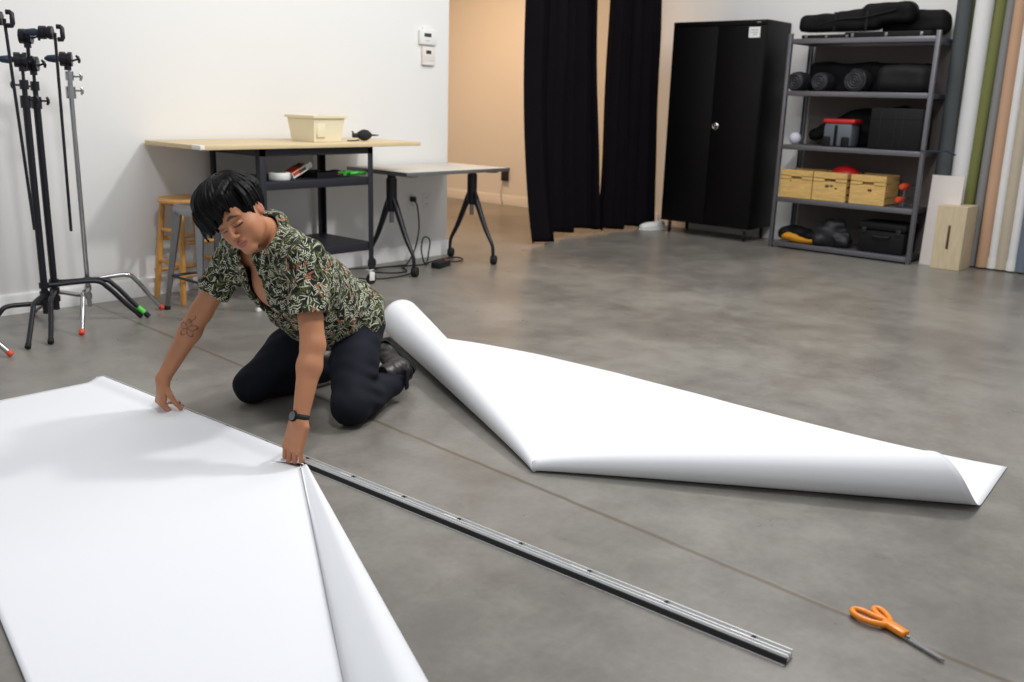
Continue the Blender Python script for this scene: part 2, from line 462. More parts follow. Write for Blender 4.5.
def baseboard(name, lo, hi, axis):
    mb = MB()
    if axis == 'x': mb.prism([(0, 0), (-.016, 0), (-.016, .1), (-.009, .112), (0, .112)], lo[0], hi, Matrix(((0, 0, 1, 0), (1, 0, 0, lo[1]), (0, 1, 0, 0), (0, 0, 0, 1))))
    else: mb.prism([(0, 0), (-.016, 0), (-.016, .1), (-.009, .112), (0, .112)], lo[1], hi, Matrix(((1, 0, 0, lo[0]), (0, 0, 1, 0), (0, 1, 0, 0), (0, 0, 0, 1))))
    return struct(name, mb, M['trim'])
baseboard('baseboard_left', (-3, WY), CX+.016, 'x')
baseboard('baseboard_hall', (BX, WY+.02), 9.4, 'y')
baseboard('baseboard_back', (BX, 2.66), WY-.02, 'y')

# thermostats, outlets -------------------------------------------------------
def plate(name, label, cat, c, w, h, d=.006, m='white_pl', group=None):
    t = thing(name, label, cat, c, 0, group)
    mb = MB(); mb.box((-w/2, -d, -h/2), (w/2, 0, h/2), .002); part(mb, 'cover_plate', M[m], t); return t
t = thing('thermostat', 'white wall thermostat with small display, the upper of two near the wall corner', 'thermostat', (5.0, WY, 1.665))
mb = MB(); mb.box((-.085, -.026, -.055), (.085, 0, .05), .006); mb.box((-.045, -.012, .04), (.04, 0, .075), .004); part(mb, 'housing', M['white_pl'], t)
mb = MB(); mb.box((-.045, -.0275, .0), (.025, -.0255, .026)); part(mb, 'display', M['lcd'], t)
mb = MB(); mb.box((-.03, -.0275, -.03), (.005, -.0255, -.022)); part(mb, 'button', M['foam'], t)
t = thing('thermostat', 'off-white wall sensor box with ribbed lower half, right below the other thermostat', 'thermostat', (5.01, WY, 1.53))
mb = MB(); mb.box((-.065, -.02, -.066), (.065, 0, .066), .004)
for z in (-.008, -.03): mb.box((-.06, -.023, z), (.06, -.018, z+.004))
mb.box((-.055, -.026, -.066), (.055, -.016, -.05), .002); part(mb, 'housing', M['offwhite'], t)
mb = MB(); mb.box((-.03, -.0225, .014), (.02, -.0195, .04)); part(mb, 'display', M['lcd'], t)
def outlet(x, label, plug):
    t = plate('wall_outlet', label, 'outlet', (x, WY, .443), .072, .118)
    for z in (-.024, .024):
        mb = MB(); mb.box((-.016, -.0085, z-.015), (.016, -.004, z+.015), .003); s = part(mb, 'socket', M['trim'], t)
        mb = MB(); [mb.box((q-.0012, -.0092, z-.004), (q+.0012, -.0083, z+.006)) for q in (-.006, .006)]; part(mb, 'slot', M['blackpl'], s)
outlet(4.85, 'white wall outlet with a black plug in it, behind the grey folding table', 1)
outlet(5.005, 'white wall outlet with nothing plugged in, nearest the wall corner', 0)
mb = MB(); mb.box((-.02, -.045, -.02), (.02, -.009, .02), .006); 
single(mb, 'power_plug', M['blackpl'], 'black plug pushed into the wall outlet behind the folding table', 'plug', (4.845, WY, .467))
mb = MB(); p = smoothpath([(4.845, 5.355, .455), (4.85, 5.33, .41), (4.84, 5.3, .25), (4.76, 5.26, .1), (4.63, 5.2, .012), (4.5, 5.1, .012), (4.42, 4.97, .012), (4.3, 4.98, .012), (4.22, 5.1, .012), (4.38, 5.2, .012), (4.6, 5.12, .012), (4.68, 5.05, .03), (4.82, 5.17, .08), (4.86, 5.2, .17), (4.78, 5.18, .2), (4.7, 5.12, .12), (4.72, 5.1, .012), (4.82, 5.15, .012), (5.02, 5.2, .012), (5.13, 5.18, .012), (5.1, 5.08, .012), (4.95, 5.0, .02), (4.88, 4.985, .03)])
mb.tube(p, .0055, 8); single(mb, 'power_cable', M['rubber'], 'black cable looping along the floor under the folding table', 'cable')
mb = MB(); p = smoothpath([(4.62, 5.1, .01), (4.4, 4.9, .01), (4.2, 4.86, .01), (4.05, 4.9, .01), (3.98, 5.05, .01), (4.1, 5.3, .01), (4.35, 5.22, .01), (4.6, 5.18, .01)])
mb.tube(p, .005, 8); single(mb, 'power_cable', M['rubber'], 'thin black cable lying on the floor behind the workbench caster', 'cable')
t = thing('power_strip', 'black power strip block on the floor below the folding table', 'power strip', (4.78, 4.99, 0), .35)
mb = MB(); mb.box((-.09, -.04, 0), (.09, .04, .045), .008); part(mb, 'housing', M['blackpl'], t)
for i in range(3):
    mb = MB(); mb.box((-.06+i*.05-.014, -.014, .045), (-.06+i*.05+.014, .014, .047), .0005); part(mb, 'socket', M['rubber'], t)
mb = MB(); mb.cyl((.07, 0, .045), (.07, 0, .052), .009); part(mb, 'switch', M['orangered'], t)
t = thing('wall_charger', 'black charger box plugged in low on the hallway wall', 'charger', (BX, 7.6, .345))
mb = MB(); mb.box((-.05, -.045, -.06), (-.003, .045, .06), .006); part(mb, 'housing', M['blackpl'], t)
mb = MB(); mb.tube(smoothpath([(-.03, .02, -.055), (-.03, .04, -.12), (-.025, .06, -.25), (-.03, .03, -.337), (-.12, -.05, -.339)]), .003, 6); part(mb, 'cord', M['rubber'], t)

# curtains -----------------------------------------------------------------
def curtain(label, xt0, xt1, xb0, xb1, y0, hem, seed, waves, bunch=0):
    NU, NV = 220, 60; P = []
    for iv in range(NV+1):
        v = iv/NV; z = 2.93*(1-v)+hem*v; row = []
        for iu in range(NU+1):
            u = iu/NU
            a = xt0+(xt1-xt0)*u; b = xb0+(xb1-xb0)*u; x = a*(1-v)+b*v
            ph = waves*u*2*PI + .8*math.sin(3*u*2*PI+seed) + .35*math.sin(v*2+seed)
            amp = .035+.028*mn.noise(Vector((u*4, seed, 0)))
            y = y0 + amp*math.sin(ph)*(.75+.35*v) + .02*mn.noise(Vector((u*5, v*2.5, seed)))*2
            x += .012*math.cos(ph*1.3+v)
            if bunch:
                w = max(0, 1-u/.38); fl = v*v*v
                y -= .22*w**.5*fl*(1 if w > 0 else 0); x += .04*fl*w
            zz = z + (.012*math.sin(ph*.5)*v if v > .9 else 0) + ((.008 if u < .36 else .045*min(1, (u-.36)/.06)) if bunch else 0)*v
            row.append((x, y, max(zz, .006)))
        P.append(row)
    mb = MB(); mb.grid(P)
    o = mb.build('curtain', M['curtain']); md = o.modifiers.new('thick', 'SOLIDIFY'); md.thickness = .006
    return tag(o, label, 'curtain', None)
curtain('black floor length curtain on the left, flared out at its lower left corner', 6.18, 7.08, 6.10, 7.29, 5.42, .008, 1.3, 6, 1)
curtain('black floor length curtain on the right, hanging beside the black cabinet', 7.23, 7.97, 7.26, 8.17, 5.36, .03, 5.1, 5)
mb = MB(); mb.cyl((CX+.01, 5.42, 2.93), (BX-.01, 5.36, 2.93), .016)
tag(mb.build('curtain_rod', M['black_metal']), 'black rod that the two black curtains hang from', 'curtain rod')

# ------------------------------------------------------------------ workbench
def swivel_caster(name, parent, x, y, r=.035, top=.1, metal='chrome', white=False, th=.6):
    mb = MB(); mb.box((x-.022, y-.022, top-.006), (x+.022, y+.022, top), .002); mb.cyl((x, y, top-.02), (x, y, top-.005), .014)
    m = T(x, y, 0) @ Rz(th)
    mb.box((-.008, -.017, r-.01), (.03, -.0135, top-.018), .002, m); mb.box((-.008, .0135, r-.01), (.03, .017, top-.018), .002, m)
    c = part(mb, name, M['white_pl' if white else metal], parent)
    mb = MB(); prof = [(.004, -.011), (r*.6, -.011), (r*.9, -.011), (r, -.006), (r, .006), (r*.9, .011), (r*.6, .011), (.004, .011)]
    mb.lathe(prof, m @ T(.012, 0, r) @ Rx(PI/2), 24)
    part(mb, 'wheel', M['rubber'], c); return c
B0 = Vector((3.545, 5.03, 0)); t = thing('workbench', 'workbench with pale wooden top, blue-black steel frame and two lower shelves on casters', 'workbench', B0)
mb = MB(); mb.box((-.825, -.28, .91), (.808, .35, .936), .004); part(mb, 'tabletop', M['pinetop'], t)
mb = MB(); mb.box((-.827, -.282, .912), (-.80, -.19, .9372), .003); part(mb, 'tape', M['white_pl'], t, label='white tape around the front left corner')
for sx in (-1, 1):
    for sy in (-1, 1):
        mb = MB(); x = sx*.405; y = -.235 if sy < 0 else .31
        mb.box((x-.02, y-.002*sy, .1), (x+.02, y+.002*sy, .91), .001)
        mb.box((x+sx*.018, y-.04*(sy > 0), .1), (x+sx*.022, y+.04*(sy < 0), .91), .001)
        part(mb, 'leg', M['bench_metal'], t)
        swivel_caster('caster', t, x-sx*.0, y-sy*.018, .036, .102, white=True, th=-.7+sx*.5)
mb = MB(); 
for y in (-.237, .307): mb.box((-.425, y, .865), (.425, y+.004, .909), .001)
for x in (-.425, .421): mb.box((x, -.237, .865), (x+.004, .311, .909), .001)
for x in (-.34, -.14, .1, .3): mb.cyl((x, -.2385, .89), (x, -.2365, .89), .006)
part(mb, 'top_rail', M['bench_metal'], t)
for z0, z1, nm in ((.665, .715, 'shelf'), (.235, .285, 'shelf')):
    mb = MB(); mb.box((-.42, -.232, z1-.006), (.42, .307, z1), .001)
    for y in (-.233, .304): mb.box((-.42, y, z0), (.42, y+.004, z1), .001)
    for x in (-.424, .42): mb.box((x, -.23, z0), (x+.004, .305, z1), .001)
    part(mb, nm, M['bench_metal'], t)
ZT = .937
t = thing('storage_basket', 'cream plastic basket standing on the workbench top', 'basket', (3.68, 5.0, ZT), .12)
mb = MB()
def ring(w, d, z, n=6): return [(sx*w, sy*d, z) for sx, sy in ((-1, -1), (1, -1), (1, 1), (-1, 1))]
def shell(mb, levels, th=.004):
    R = [[mb.bm.verts.new(p) for p in ring(w, d, z)] for w, d, z in levels]
    for i in range(len(R)-1):
        for k in range(4): mb.bm.faces.new((R[i][k], R[i][(k+1) % 4], R[i+1][(k+1) % 4], R[i+1][k]))
    mb.bm.faces.new(R[0][::-1]); mb.bm.faces.new(R[-1])
shell(mb, [(.115, .1, 0), (.117, .102, .006), (.132, .12, .145), (.144, .133, .147), (.145, .134, .162), (.138, .127, .164), (.13, .118, .16), (.113, .1, .01)])
part(mb, 'body', M['basket'], t, smooth=False)
mb = MB()
for i in range(5):
    for s_ in (-1, 1):
        w = .1535+.0185*(.03+i*.025)/.14
        mb.box((-.1, s_*(w-.05)-.0012, .02+i*.026), (-.03, s_*(w-.05)+.0012, .024+i*.026)); 
mb.bm.free()
for s_ in (-1, 1):
    mb = MB()
    for k in range(1): mb.box((-.1, s_*.112-.004, .03), (-.03, s_*.112+.004, .12), .002)
    part(mb, 'side_panel', M['basket'], t)
t = thing('air_blower', 'black rubber bulb air blower lying on the workbench top', 'air blower', (4.03, 4.95, ZT), -.3)
mb = MB(); mb.lathe([(.004, -.05), (.02, -.045), (.034, -.02), (.037, 0), (.033, .022), (.018, .043), (.009, .05), (.006, .055), (.0035, .1), (.002, .1)], T(0, 0, .037) @ Ry(PI/2)); part(mb, 'bulb', M['rubber'], t)
mb = MB(); mb.box((-.085, -.014, .02), (-.045, .014, .05), .006); mb.tube([(-.075, .0, .04), (-.085, .0, .062)], .006); part(mb, 'valve', M['blackpl'], t)
mb = MB(); mb.tube(smoothpath([(3.87, 4.93, ZT+.004), (3.9, 4.92, ZT+.004), (3.94, 4.935, ZT+.004), (3.97, 4.93, ZT+.008)]), .004, 8)
tag(mb.build('cable', M['rubber']), 'short black cord on the workbench between basket and air blower', 'cable')
ZS = .7155
t = thing('tape_roll', 'wide white roll of tape lying flat on the middle shelf of the workbench', 'tape roll', (3.325, 4.90, ZS))
mb = MB(); mb.lathe([(.04, 0), (.062, 0), (.065, .004), (.065, .04), (.062, .044), (.04, .044), (.04, 0)]); part(mb, 'tape', M['white_pl'], t)
mb = MB(); mb.lathe([(.034, .001), (.0395, .001), (.0395, .043), (.034, .043), (.034, .001)]); part(mb, 'core', M['brown'], t)
t = thing('carton', 'white carton with orange and brown print tilted on the workbench middle shelf', 'box', (3.49, 4.95, ZS), .1)
mt = T(0, 0, .052) @ Ry(-.42)
mb = MB(); mb.box((-.085, -.05, -.018), (.085, .05, .018), .001, mt); part(mb, 'carton_body', M['white_pl'], t, smooth=False)
mb = MB(); mb.box((-.08, -.0505, -.006), (-.01, -.0495, .016), 0, mt); mb.box((-.08, -.045, .0178), (.02, .045, .0186), 0, mt); part(mb, 'print', M['orangered'], t, label='orange printed area')
mb = MB(); mb.box((-.03, -.0508, -.01), (.03, -.0502, .01), 0, mt); mb.box((.0, -.03, .0184), (.05, .03, .019), 0, mt); part(mb, 'print', M['brown'], t, label='brown printed area')
t = thing('tray', 'black open tray on the middle shelf of the workbench', 'tray', (3.66, 4.97, ZS))
mb = MB(); shell(mb, [(.075, .1, 0), (.083, .108, .035), (.08, .105, .035), (.073, .098, .004)]); part(mb, 'tray_body', M['blackpl'], t, smooth=False)
mb = MB(); mb.tube([(-.04, -.05, .02), (.05, .06, .03)], .007); part(mb, 'marker', M['case'], t)
SD = SDF((-.1, -.1, 0), (.1, .1, .07), .005)
SD.ell((0, 0, .012), (.075, .055, .02)); SD.ell((.02, .01, .026), (.04, .03, .014)); SD.plane((0, 0, .001), (0, 0, -1))
o = SD.build('work_glove', M['brown']); o.location = (3.78, 4.96, ZS); tag(o, 'crumpled brown leather glove on the workbench middle shelf', 'glove')
for i, (x, y, rz, lb) in enumerate([(3.845, 4.93, .5, 'bright green plastic clamp on the workbench shelf, beside the brown glove'), (3.915, 4.885, -.5, 'bright green plastic clamp on the workbench shelf, nearest the right leg')]):
    t = thing('spring_clamp', lb, 'clamp', (x, y, ZS), rz, 'green clamps on the workbench shelf')
    mb = MB()
    for s_ in (-1, 1):
        mb.tube(smoothpath([(-.055, s_*.026, .018), (-.02, s_*.012, .02), (.0, s_*.008, .022), (.03, s_*.016, .022), (.05, s_*.004, .02)]), [.012]*33, 8)
    part(mb, 'jaw', M['green'], t)
    mb = MB(); mb.cyl((0, 0, .008), (0, 0, .036), .012); part(mb, 'spring', M['steel'], t)

# ------------------------------------------------------------------ folding table
t = thing('folding_table', 'grey laminate training table on two dark Y-shaped caster legs', 'table', (4.75, 5.03, 0))
mb = MB(); mb.box((-.54, -.30, .712), (.48, .34, .735), .003); part(mb, 'tabletop', M['laminate'], t)
mb = MB(); mb.box((-.542, -.302, .711), (.482, -.298, .7362), .001); mb.box((-.543, -.3, .711), (-.539, .34, .7362), .001); part(mb, 'edge_band', M['steel'], t)
def tleg(x):
    mb = MB()
    mb.cyl((x, .02, .44), (x, .02, .712), .03); mb.cyl((x, .02, .46), (x, .02, .67), .038)
    for s_ in (-1, 1):
        mb.tube(smoothpath([(x, .02+s_*.02, .53), (x, .02+s_*.06, .45), (x, .02+s_*.15, .27), (x, .02+s_*.22, .16), (x, .02+s_*.235, .1), (x, .02+s_*.235, .05)], 5), [.024]*4+[.024-.011*min(1, k/12) for k in range(22)], 10)
    o = part(mb, 'leg', M['black_metal'], t)
    mb = MB(); mb.cyl((x, .02, .36), (x, .02, .715), .016)
    mb.box((x-.03, -.22, .694), (x+.03, .26, .712)); part(mb, 'bracket', M['steel'], o)
    for s_ in (-1, 1):
        y = .02+s_*.235
        mb = MB(); mb.lathe([(.004, -.022), (.03, -.022), (.036, -.014), (.036, .014), (.03, .022), (.004, .022)], T(x+.01, y, .036) @ Rz(.5) @ Rx(PI/2)); mb.cyl((x, y, .03), (x, y, .07), .012)
        part(mb, 'caster', M['rubber'], o)
tleg(-.40); tleg(.41)

# ------------------------------------------------------------------ stools
t = thing('wooden_stool', 'round honey-coloured wooden bar stool under the workbench end', 'stool', (2.855, 5.165, 0))
mb = MB(); mb.lathe([(.13, .575), (.155, .578), (.17, .59), (.17, .6), (.16, .612), (.1, .61), (.01, .607)], None, 36); part(mb, 'seat', M['oak'], t)
feet = [(-.152, -.158), (.15, -.14), (.15, .16), (-.155, .15)]; tops = [(-.105, -.11), (.105, -.1), (.1, .11), (-.105, .105)]
def legat(i, z): f = z/.58; a, b = feet[i], tops[i]; return Vector((a[0]+(b[0]-a[0])*f, a[1]+(b[1]-a[1])*f, z))
for i in range(4):
    mb = MB(); mb.tube([legat(i, z) for z in (0, .02, .2, .4, .58)], [.014, .017, .019, .018, .016], 14); part(mb, 'leg', M['oak'], t)
for i in range(4):
    for z in ((.17, .36) if i % 2 == 0 else (.23, .42)):
        a, b = legat(i, z), legat((i+1) % 4, z); mb = MB(); d = (b-a)*.08
        mb.tube([a-d, (a+b)/2, b+d], [.011, .014, .011], 12); part(mb, 'rung', M['oak'], t)
t = thing('metal_stool', 'grey sheet-metal stool with splayed legs in front of the wooden stool', 'stool', (2.755, 4.775, 0))
mb = MB(); mb.box((-.135, -.135, .59), (.135, .135, .612), .02, seg=3); mb.box((-.137, -.137, .555), (.137, .137, .595), .006); part(mb, 'seat', M['steel'], t)
mf = [(-.175, -.185), (.185, -.185), (.185, .185), (-.175, .19)]
for i in range(4):
    f = mf[i]; sx = -1 if f[0] < 0 else 1; sy = -1 if f[1] < 0 else 1
    mb = MB(); tp = Vector((sx*.115, sy*.115, .565)); ft = Vector((f[0], f[1], .02))
    mb.tube([ft, ft+(tp-ft)*.5, tp], [.014, .021, .03], 4); o = part(mb, 'leg', M['steel'], t, smooth=False)
    mb = MB(); mb.box((ft.x-.014, ft.y-.014, 0), (ft.x+.014, ft.y+.014, .024), .003); part(mb, 'foot', M['rubber' if i == 3 else 'white_pl'], o)
for i in range(4):
    a, b = [Vector((mf[k][0]*.86, mf[k][1]*.86, .2)) for k in (i, (i+1) % 4)]
    mb = MB(); mb.tube([a, b], .008, 8); part(mb, 'rung', M['black_metal'], t)

# ------------------------------------------------------------------ light stands
def grip_head(mb, c, ax, r=.024, L=.04):
    c = Vector(c); ax = Vector(ax).normalized()
    mb.tube([c-ax*L, c-ax*L*.98, c-ax*.006, c-ax*.005, c+ax*.005, c+ax*.006, c+ax*L*.7], [r*.8, r, r, r*.82, r*.82, r, r], 20)
def tee(mb, c, d, L=.05):
    c = Vector(c); d = Vector(d).normalized(); e = d.cross(Vector((0, 0, 1))).normalized(); g = d.cross(e)
    mb.tube([c, c+d*L*.6], .005, 8); q = c+d*L*.7
    mb.tube([q-g*.02-d*.006, q-g*.008, q+g*.008, q+g*.02-d*.006], [.005, .008, .008, .005], 10)
def cleg(t, C0, zt, tip, m, tipm, rad=.0125, name='leg', sole=None):
    C0 = Vector(C0); tip = Vector((tip[0]-C0.x, tip[1]-C0.y, 0)); L = tip.length; d = tip/L
    pts = smoothpath([Vector((0, 0, zt)), d*.06+Vector((0, 0, zt)), d*(L*.52)+Vector((0, 0, zt+.005)), d*(L*.66)+Vector((0, 0, zt-.035)), d*(L*.84)+Vector((0, 0, zt*.4)), d*L+Vector((0, 0, .012))], 7)
    mb = MB(); mb.tube(pts, rad, 12); o = part(mb, name, m, t)
    mb = MB(); e = pts[-1]; dd = (pts[-1]-pts[-3]).normalized(); mb.tube([e-dd*.022, e, e+dd*.004], [rad*1.15, rad*1.2, rad*.8], 12); part(mb, 'rubber_tip', tipm, o)
    if sole:
        mb = MB(); mb.tube([e-dd*.075, e-dd*.03], rad*1.12, 12); part(mb, 'tape', sole, o)
def cstand(label, C0, H, tips, m, mtip, soles=(None,)*3, chrome=False, knobs=((.3, 0), (.9, 1))):
    t = thing('light_stand', label, 'light stand', C0)
    mb = MB(); h1 = H-.14 if not chrome else H-.12
    mb.cyl((0, 0, .07), (0, 0, h1), .0125 if chrome else .0175); o = part(mb, 'column', m, t)
    mb = MB()
    for z in ((.13, .175, .22)): mb.cyl((0, 0, z-.014), (0, 0, z+.014), .018 if chrome else .025)
    part(mb, 'base_collar', m, t)
    mb = MB(); mb.cyl((0, 0, h1-.04), (0, 0, h1+.02), .025); mb.cyl((0, 0, h1+.02), (0, 0, h1+.075), .013); mb.cyl((0, 0, h1+.05), (0, 0, h1+.095), .021); part(mb, 'riser_collar', m, t)
    mb = MB(); mb.cyl((0, 0, h1+.06), (0, 0, H), .008); part(mb, 'stud', M['chrome'] if chrome else m, t)
    for i, (z, s_) in enumerate(((h1, 1), (h1+.07, -1 if not chrome else 1))):
        mb = MB(); tee(mb, (0.02*s_*.8, -.014*s_, z), (s_*.8, -s_*.6, 0), .05); part(mb, 'knob', m, t)
    for k, (tip, z) in enumerate(zip(tips, (.175, .22, .13))): cleg(t, C0, z, tip, m, mtip, .0125, sole=soles[k])
    return t
bk, ch = M['black_metal'], M['chrome']
C1, C2, C3 = (1.925, 5.0, 0), (2.0, 5.06, 0), (2.16, 5.02, 0)
st1 = cstand('black light stand at far left, its base nearest the camera, legs without coloured tips', C1, 1.30, [(1.664, 4.589), (2.37, 4.86), (1.55, 4.98)], bk, M['rubber'])
st2 = cstand('black light stand just right of and behind the first one, green tape on one leg', C2, 1.295, [(1.78, 4.61), (2.40, 4.835), (2.08, 5.345)], bk, M['rubber'], (None, M['greentip'], None))
st3 = cstand('chrome light stand with orange-red rubber tips beside the black stands', C3, 1.33, [(1.964, 4.685), (2.555, 4.975), (1.98, 5.33)], ch, M['redtip'], chrome=True)
# stand that is mostly outside the picture at the left
t = thing('light_stand', 'chrome stand leg with orange-red tip reaching in from the left edge', 'light stand', (1.3, 4.75, 0))
mb = MB(); mb.cyl((0, 0, .05), (0, 0, 1.25), .0175); mb.cyl((0, 0, .1), (0, 0, .22), .025); part(mb, 'column', ch, t)
for tip in ((1.562, 4.512), (1.0, 4.6), (1.28, 5.12)): cleg(t, (1.3, 4.75, 0), .17, tip, ch, M['redtip'])

def gobo(label, top, bot, heads, loc_on, ring_dir=(.78, -.62, 0)):
    """a thin black arm hanging from a grip head"""
    t = thing('boom_arm', label, 'boom arm', bot)
    b = Vector(bot); a = Vector(top)-b
    mb = MB(); mb.tube([ZERO, a], .0075, 12); part(mb, 'rod', bk, t)
    rd = Vector(ring_dir).normalized()
    mb = MB(); grip_head(mb, a-rd*.035, rd, .032, .036); part(mb, 'grip_head', bk, t)
    mb = MB(); q = a+rd*.022; z = Vector((0, 0, 1))
    mb.tube([q-z*.03-rd*.01, q-z*.03+rd*.008, q+rd*.013-z*.02, q+rd*.013+z*.022, q+z*.03+rd*.004, q+z*.03-rd*.012], [.012]*6, 10); part(mb, 'bracket', bk, t)
    mb = MB(); k = a-rd*.075; mb.tube([k+rd*.01, k-rd*.02, k-rd*.06, k-rd*.07], [.01, .019, .013, .005], 12); part(mb, 'handle', M['bluegrip'], t, label='dark blue-grey handle')
    return t
gobo('thin black boom arm hanging leftmost, crossing the black stands', Vector((1.815, 4.87, 1.53)), Vector((1.86, 4.88, .53)), 1, None)
gobo('thin black boom arm hanging between the black stands and the chrome stand', Vector((2.07, 4.935, 1.485)), Vector((2.062, 4.935, .50)), 1, None)
def knuckle(st, c, dirn, kn=True, lab=None):
    c = Vector(c); rd = Vector(dirn).normalized()
    mb = MB(); grip_head(mb, c, rd, .036, .034); mb.cyl(c+Vector((0, 0, -.055)), c, .017)
    g = part(mb, 'grip_head', bk, st)
    if kn:
        mb = MB(); mb.tube([c+rd*-.03, c+rd*-.055, c+rd*-.09, c+rd*-.105], [.01, .02, .016, .006], 12); part(mb, 'handle', M['bluegrip'], g, label='dark blue-grey handle')
    mb = MB(); tee(mb, c+rd*.018+Vector((0, 0, -.01)), (rd.x, rd.y, .35), .055); part(mb, 'knob', bk, g)
    return g
knuckle(st1, (0, 0, 1.35), (.9, -.44, 0))
knuckle(st2, (0, 0, 1.335), (.8, -.6, 0), False)
knuckle(st3, (-.005, 0, 1.365), (.85, -.5, 0))
mb = MB(); mb.cyl((-.02, -.01, 1.34), (-.02, -.01, 1.46), .009); part(mb, 'spigot', bk, st2)
knuckle(st2, (-.02, -.01, 1.465), (.8, -.6, 0), False)

# ------------------------------------------------------------------ cabinet
t = thing('steel_cabinet', 'tall black two-door steel cabinet on casters against the back wall', 'cabinet', (7.88, 4.115, 0))
W_, D_ = .965, .455
mb = MB(); mb.box((.004, 0, .122), (D_, W_, 1.978), .003); part(mb, 'body', M['cabinet'], t)
mb = MB(); mb.box((-.012, .004, 1.935), (.004, W_-.004, 1.975), .002); part(mb, 'top_panel', M['cabinet'], t)
for y0, y1 in ((.006, .475), (.479, W_-.006)):
    mb = MB(); mb.box((-.014, y0, .135), (.003, y1, 1.93), .003); d = part(mb, 'door', M['cabinet'], t)
    if y0 < .1:
        mb = MB(); mb.lathe([(.001, -.004), (.03, -.004), (.034, 0), (.026, .006), (.02, .003), (.001, .003)], T(-.0165, .435, 1.045) @ Ry(-PI/2)); mb.box((-.03, .42, 1.042), (-.016, .45, 1.065), .003); part(mb, 'handle', M['chrome'], d)
        mb = MB(); mb.box((-.0155, .06, 1.825), (-.0142, .17, 1.915)); part(mb, 'label', M['white_pl'], d, smooth=False)
        mb = MB()
        for k, (a, b) in enumerate(((.075, .155), (.08, .15), (.09, .13))): mb.box((-.0159, a, 1.888-k*.02), (-.0156, b, 1.892-k*.02))
        part(mb, 'print', M['greypl'], d)
mb = MB(); mb.box((-.0135, .06, 1.95), (-.0122, .1, 1.962)); part(mb, 'badge', M['steel'], t)
for x in (.05, .38):
    for y in (.07, W_-.07): swivel_caster('caster', t, x, y, .052, .124, 'steel', th=.4)
mb = MB(); mb.box((-.012, .0, .122), (.0, W_, .134)); part(mb, 'bottom_rail', M['cabinet'], t)
# white shoe beside it
def shoe_sdf(L=.27, W=.095, H=.1):
    s = SDF((-.06, -.07, -.01), (L+.03, .07, H+.06), .006)
    s.ell((.05, 0, .05), (.055, .038, .06)); s.ell((.13, 0, .035), (.1, .042, .045)); s.ell((.21, 0, .028), (.062, .046, .036), k=.03)
    s.ell((.04, 0, .12), (.035, .026, .05), k=0, op='sub'); s.plane((0, 0, .018), (0, 0, -1)); return s
for i, (x, y, rz, lb) in enumerate([(8.04, 5.14, .6, 'white low shoe on the floor between curtain and black cabinet'), ]):
    t = thing('shoe', lb, 'shoe', (x, y, 0), 2.6)
    o = shoe_sdf(.25).build('upper', M['white_pl'], t)
    mb = MB(); mb.prism([(-.01, -.03), (.05, -.038), (.12, -.036), (.2, -.046), (.25, -.036), (.275, 0), (.25, .036), (.2, .046), (.12, .036), (.05, .038), (-.01, .03)], 0, .022); part(mb, 'sole', M['trim'], t)

# ------------------------------------------------------------------ shelving unit
SX0, SX1, SY0, SY1 = 7.86, 8.3, 2.63, 3.90
t = thing('shelving_unit', 'grey metal five-level shelving unit full of bags and cases', 'shelf', (SX0, SY0, 0))
LV = [.055, .452, .915, 1.372, 1.805]
for x in (0, SX1-SX0-.03):
    for y in (0, SY1-SY0-.036):
        mb = MB(); mb.box((x, y, 0), (x+.03, y+.004, 1.85), .001); mb.box((x, y+.032, 0), (x+.03, y+.036, 1.85), .001); mb.box((x+(0 if x == 0 else .026), y, 0), (x+(.004 if x == 0 else .03), y+.036, 1.85), .001)
        part(mb, 'post', M['shelfmetal'], t)
for z in LV:
    mb = MB(); mb.box((.008, .036, z-.012), (SX1-SX0-.008, SY1-SY0-.036, z), .001)
    for x in (.003, SX1-SX0-.013): mb.box((x, .034, z-.04), (x+.01, SY1-SY0-.034, z+.002), .003)
    for y in (.034, SY1-SY0-.044): mb.box((.01, y, z-.04), (SX1-SX0-.01, y+.01, z), .002)
    part(mb, 'shelf', M['shelfmetal'], t)
def sy(px, lev=0, X=7.98, z=None):      # where a picture column crosses a shelf, as a place along the shelf
    return onx(px, {4: 36, 3: 88, 2: 143, 1: 200, 0: 250}[lev], X).y
def bag(name, label, cat, m, prims, loc, rz=0, wr=.006, fr=18, h=.009, group=None, flat=True, seed=0):
    lo = np.min([np.array(p[0])-np.max(p[1]) for p in prims], 0)-.05; hi = np.max([np.array(p[0])+np.max(p[1]) for p in prims], 0)+.05
    s = SDF(lo, hi, h)
    for p in prims:
        if len(p) == 2: s.ell(p[0], p[1], k=.03)
        elif p[2] == 'box': s.box(p[0], p[1], rad=min(p[1])*.7, k=.02)
        elif p[2] == 'sub': s.ell(p[0], p[1], k=.01, op='sub')
    if wr: s.warp(lambda X, Y, Z: wr*(np.sin(X*fr*1.3+seed+2*np.sin(Y*fr*.7))+np.sin(Y*fr+1.7*np.sin(Z*fr*1.1+seed)+seed)*.8+.6*np.sin(Z*fr*2.1+X*fr*1.7)))
    if flat: s.plane((0, 0, .001), (0, 0, -1))
    t = thing(name, label, cat, loc, rz, group); s.build('fabric', M[m], t); return t
Y_ = lambda px, lev, X=7.98: sy(px, lev, X)
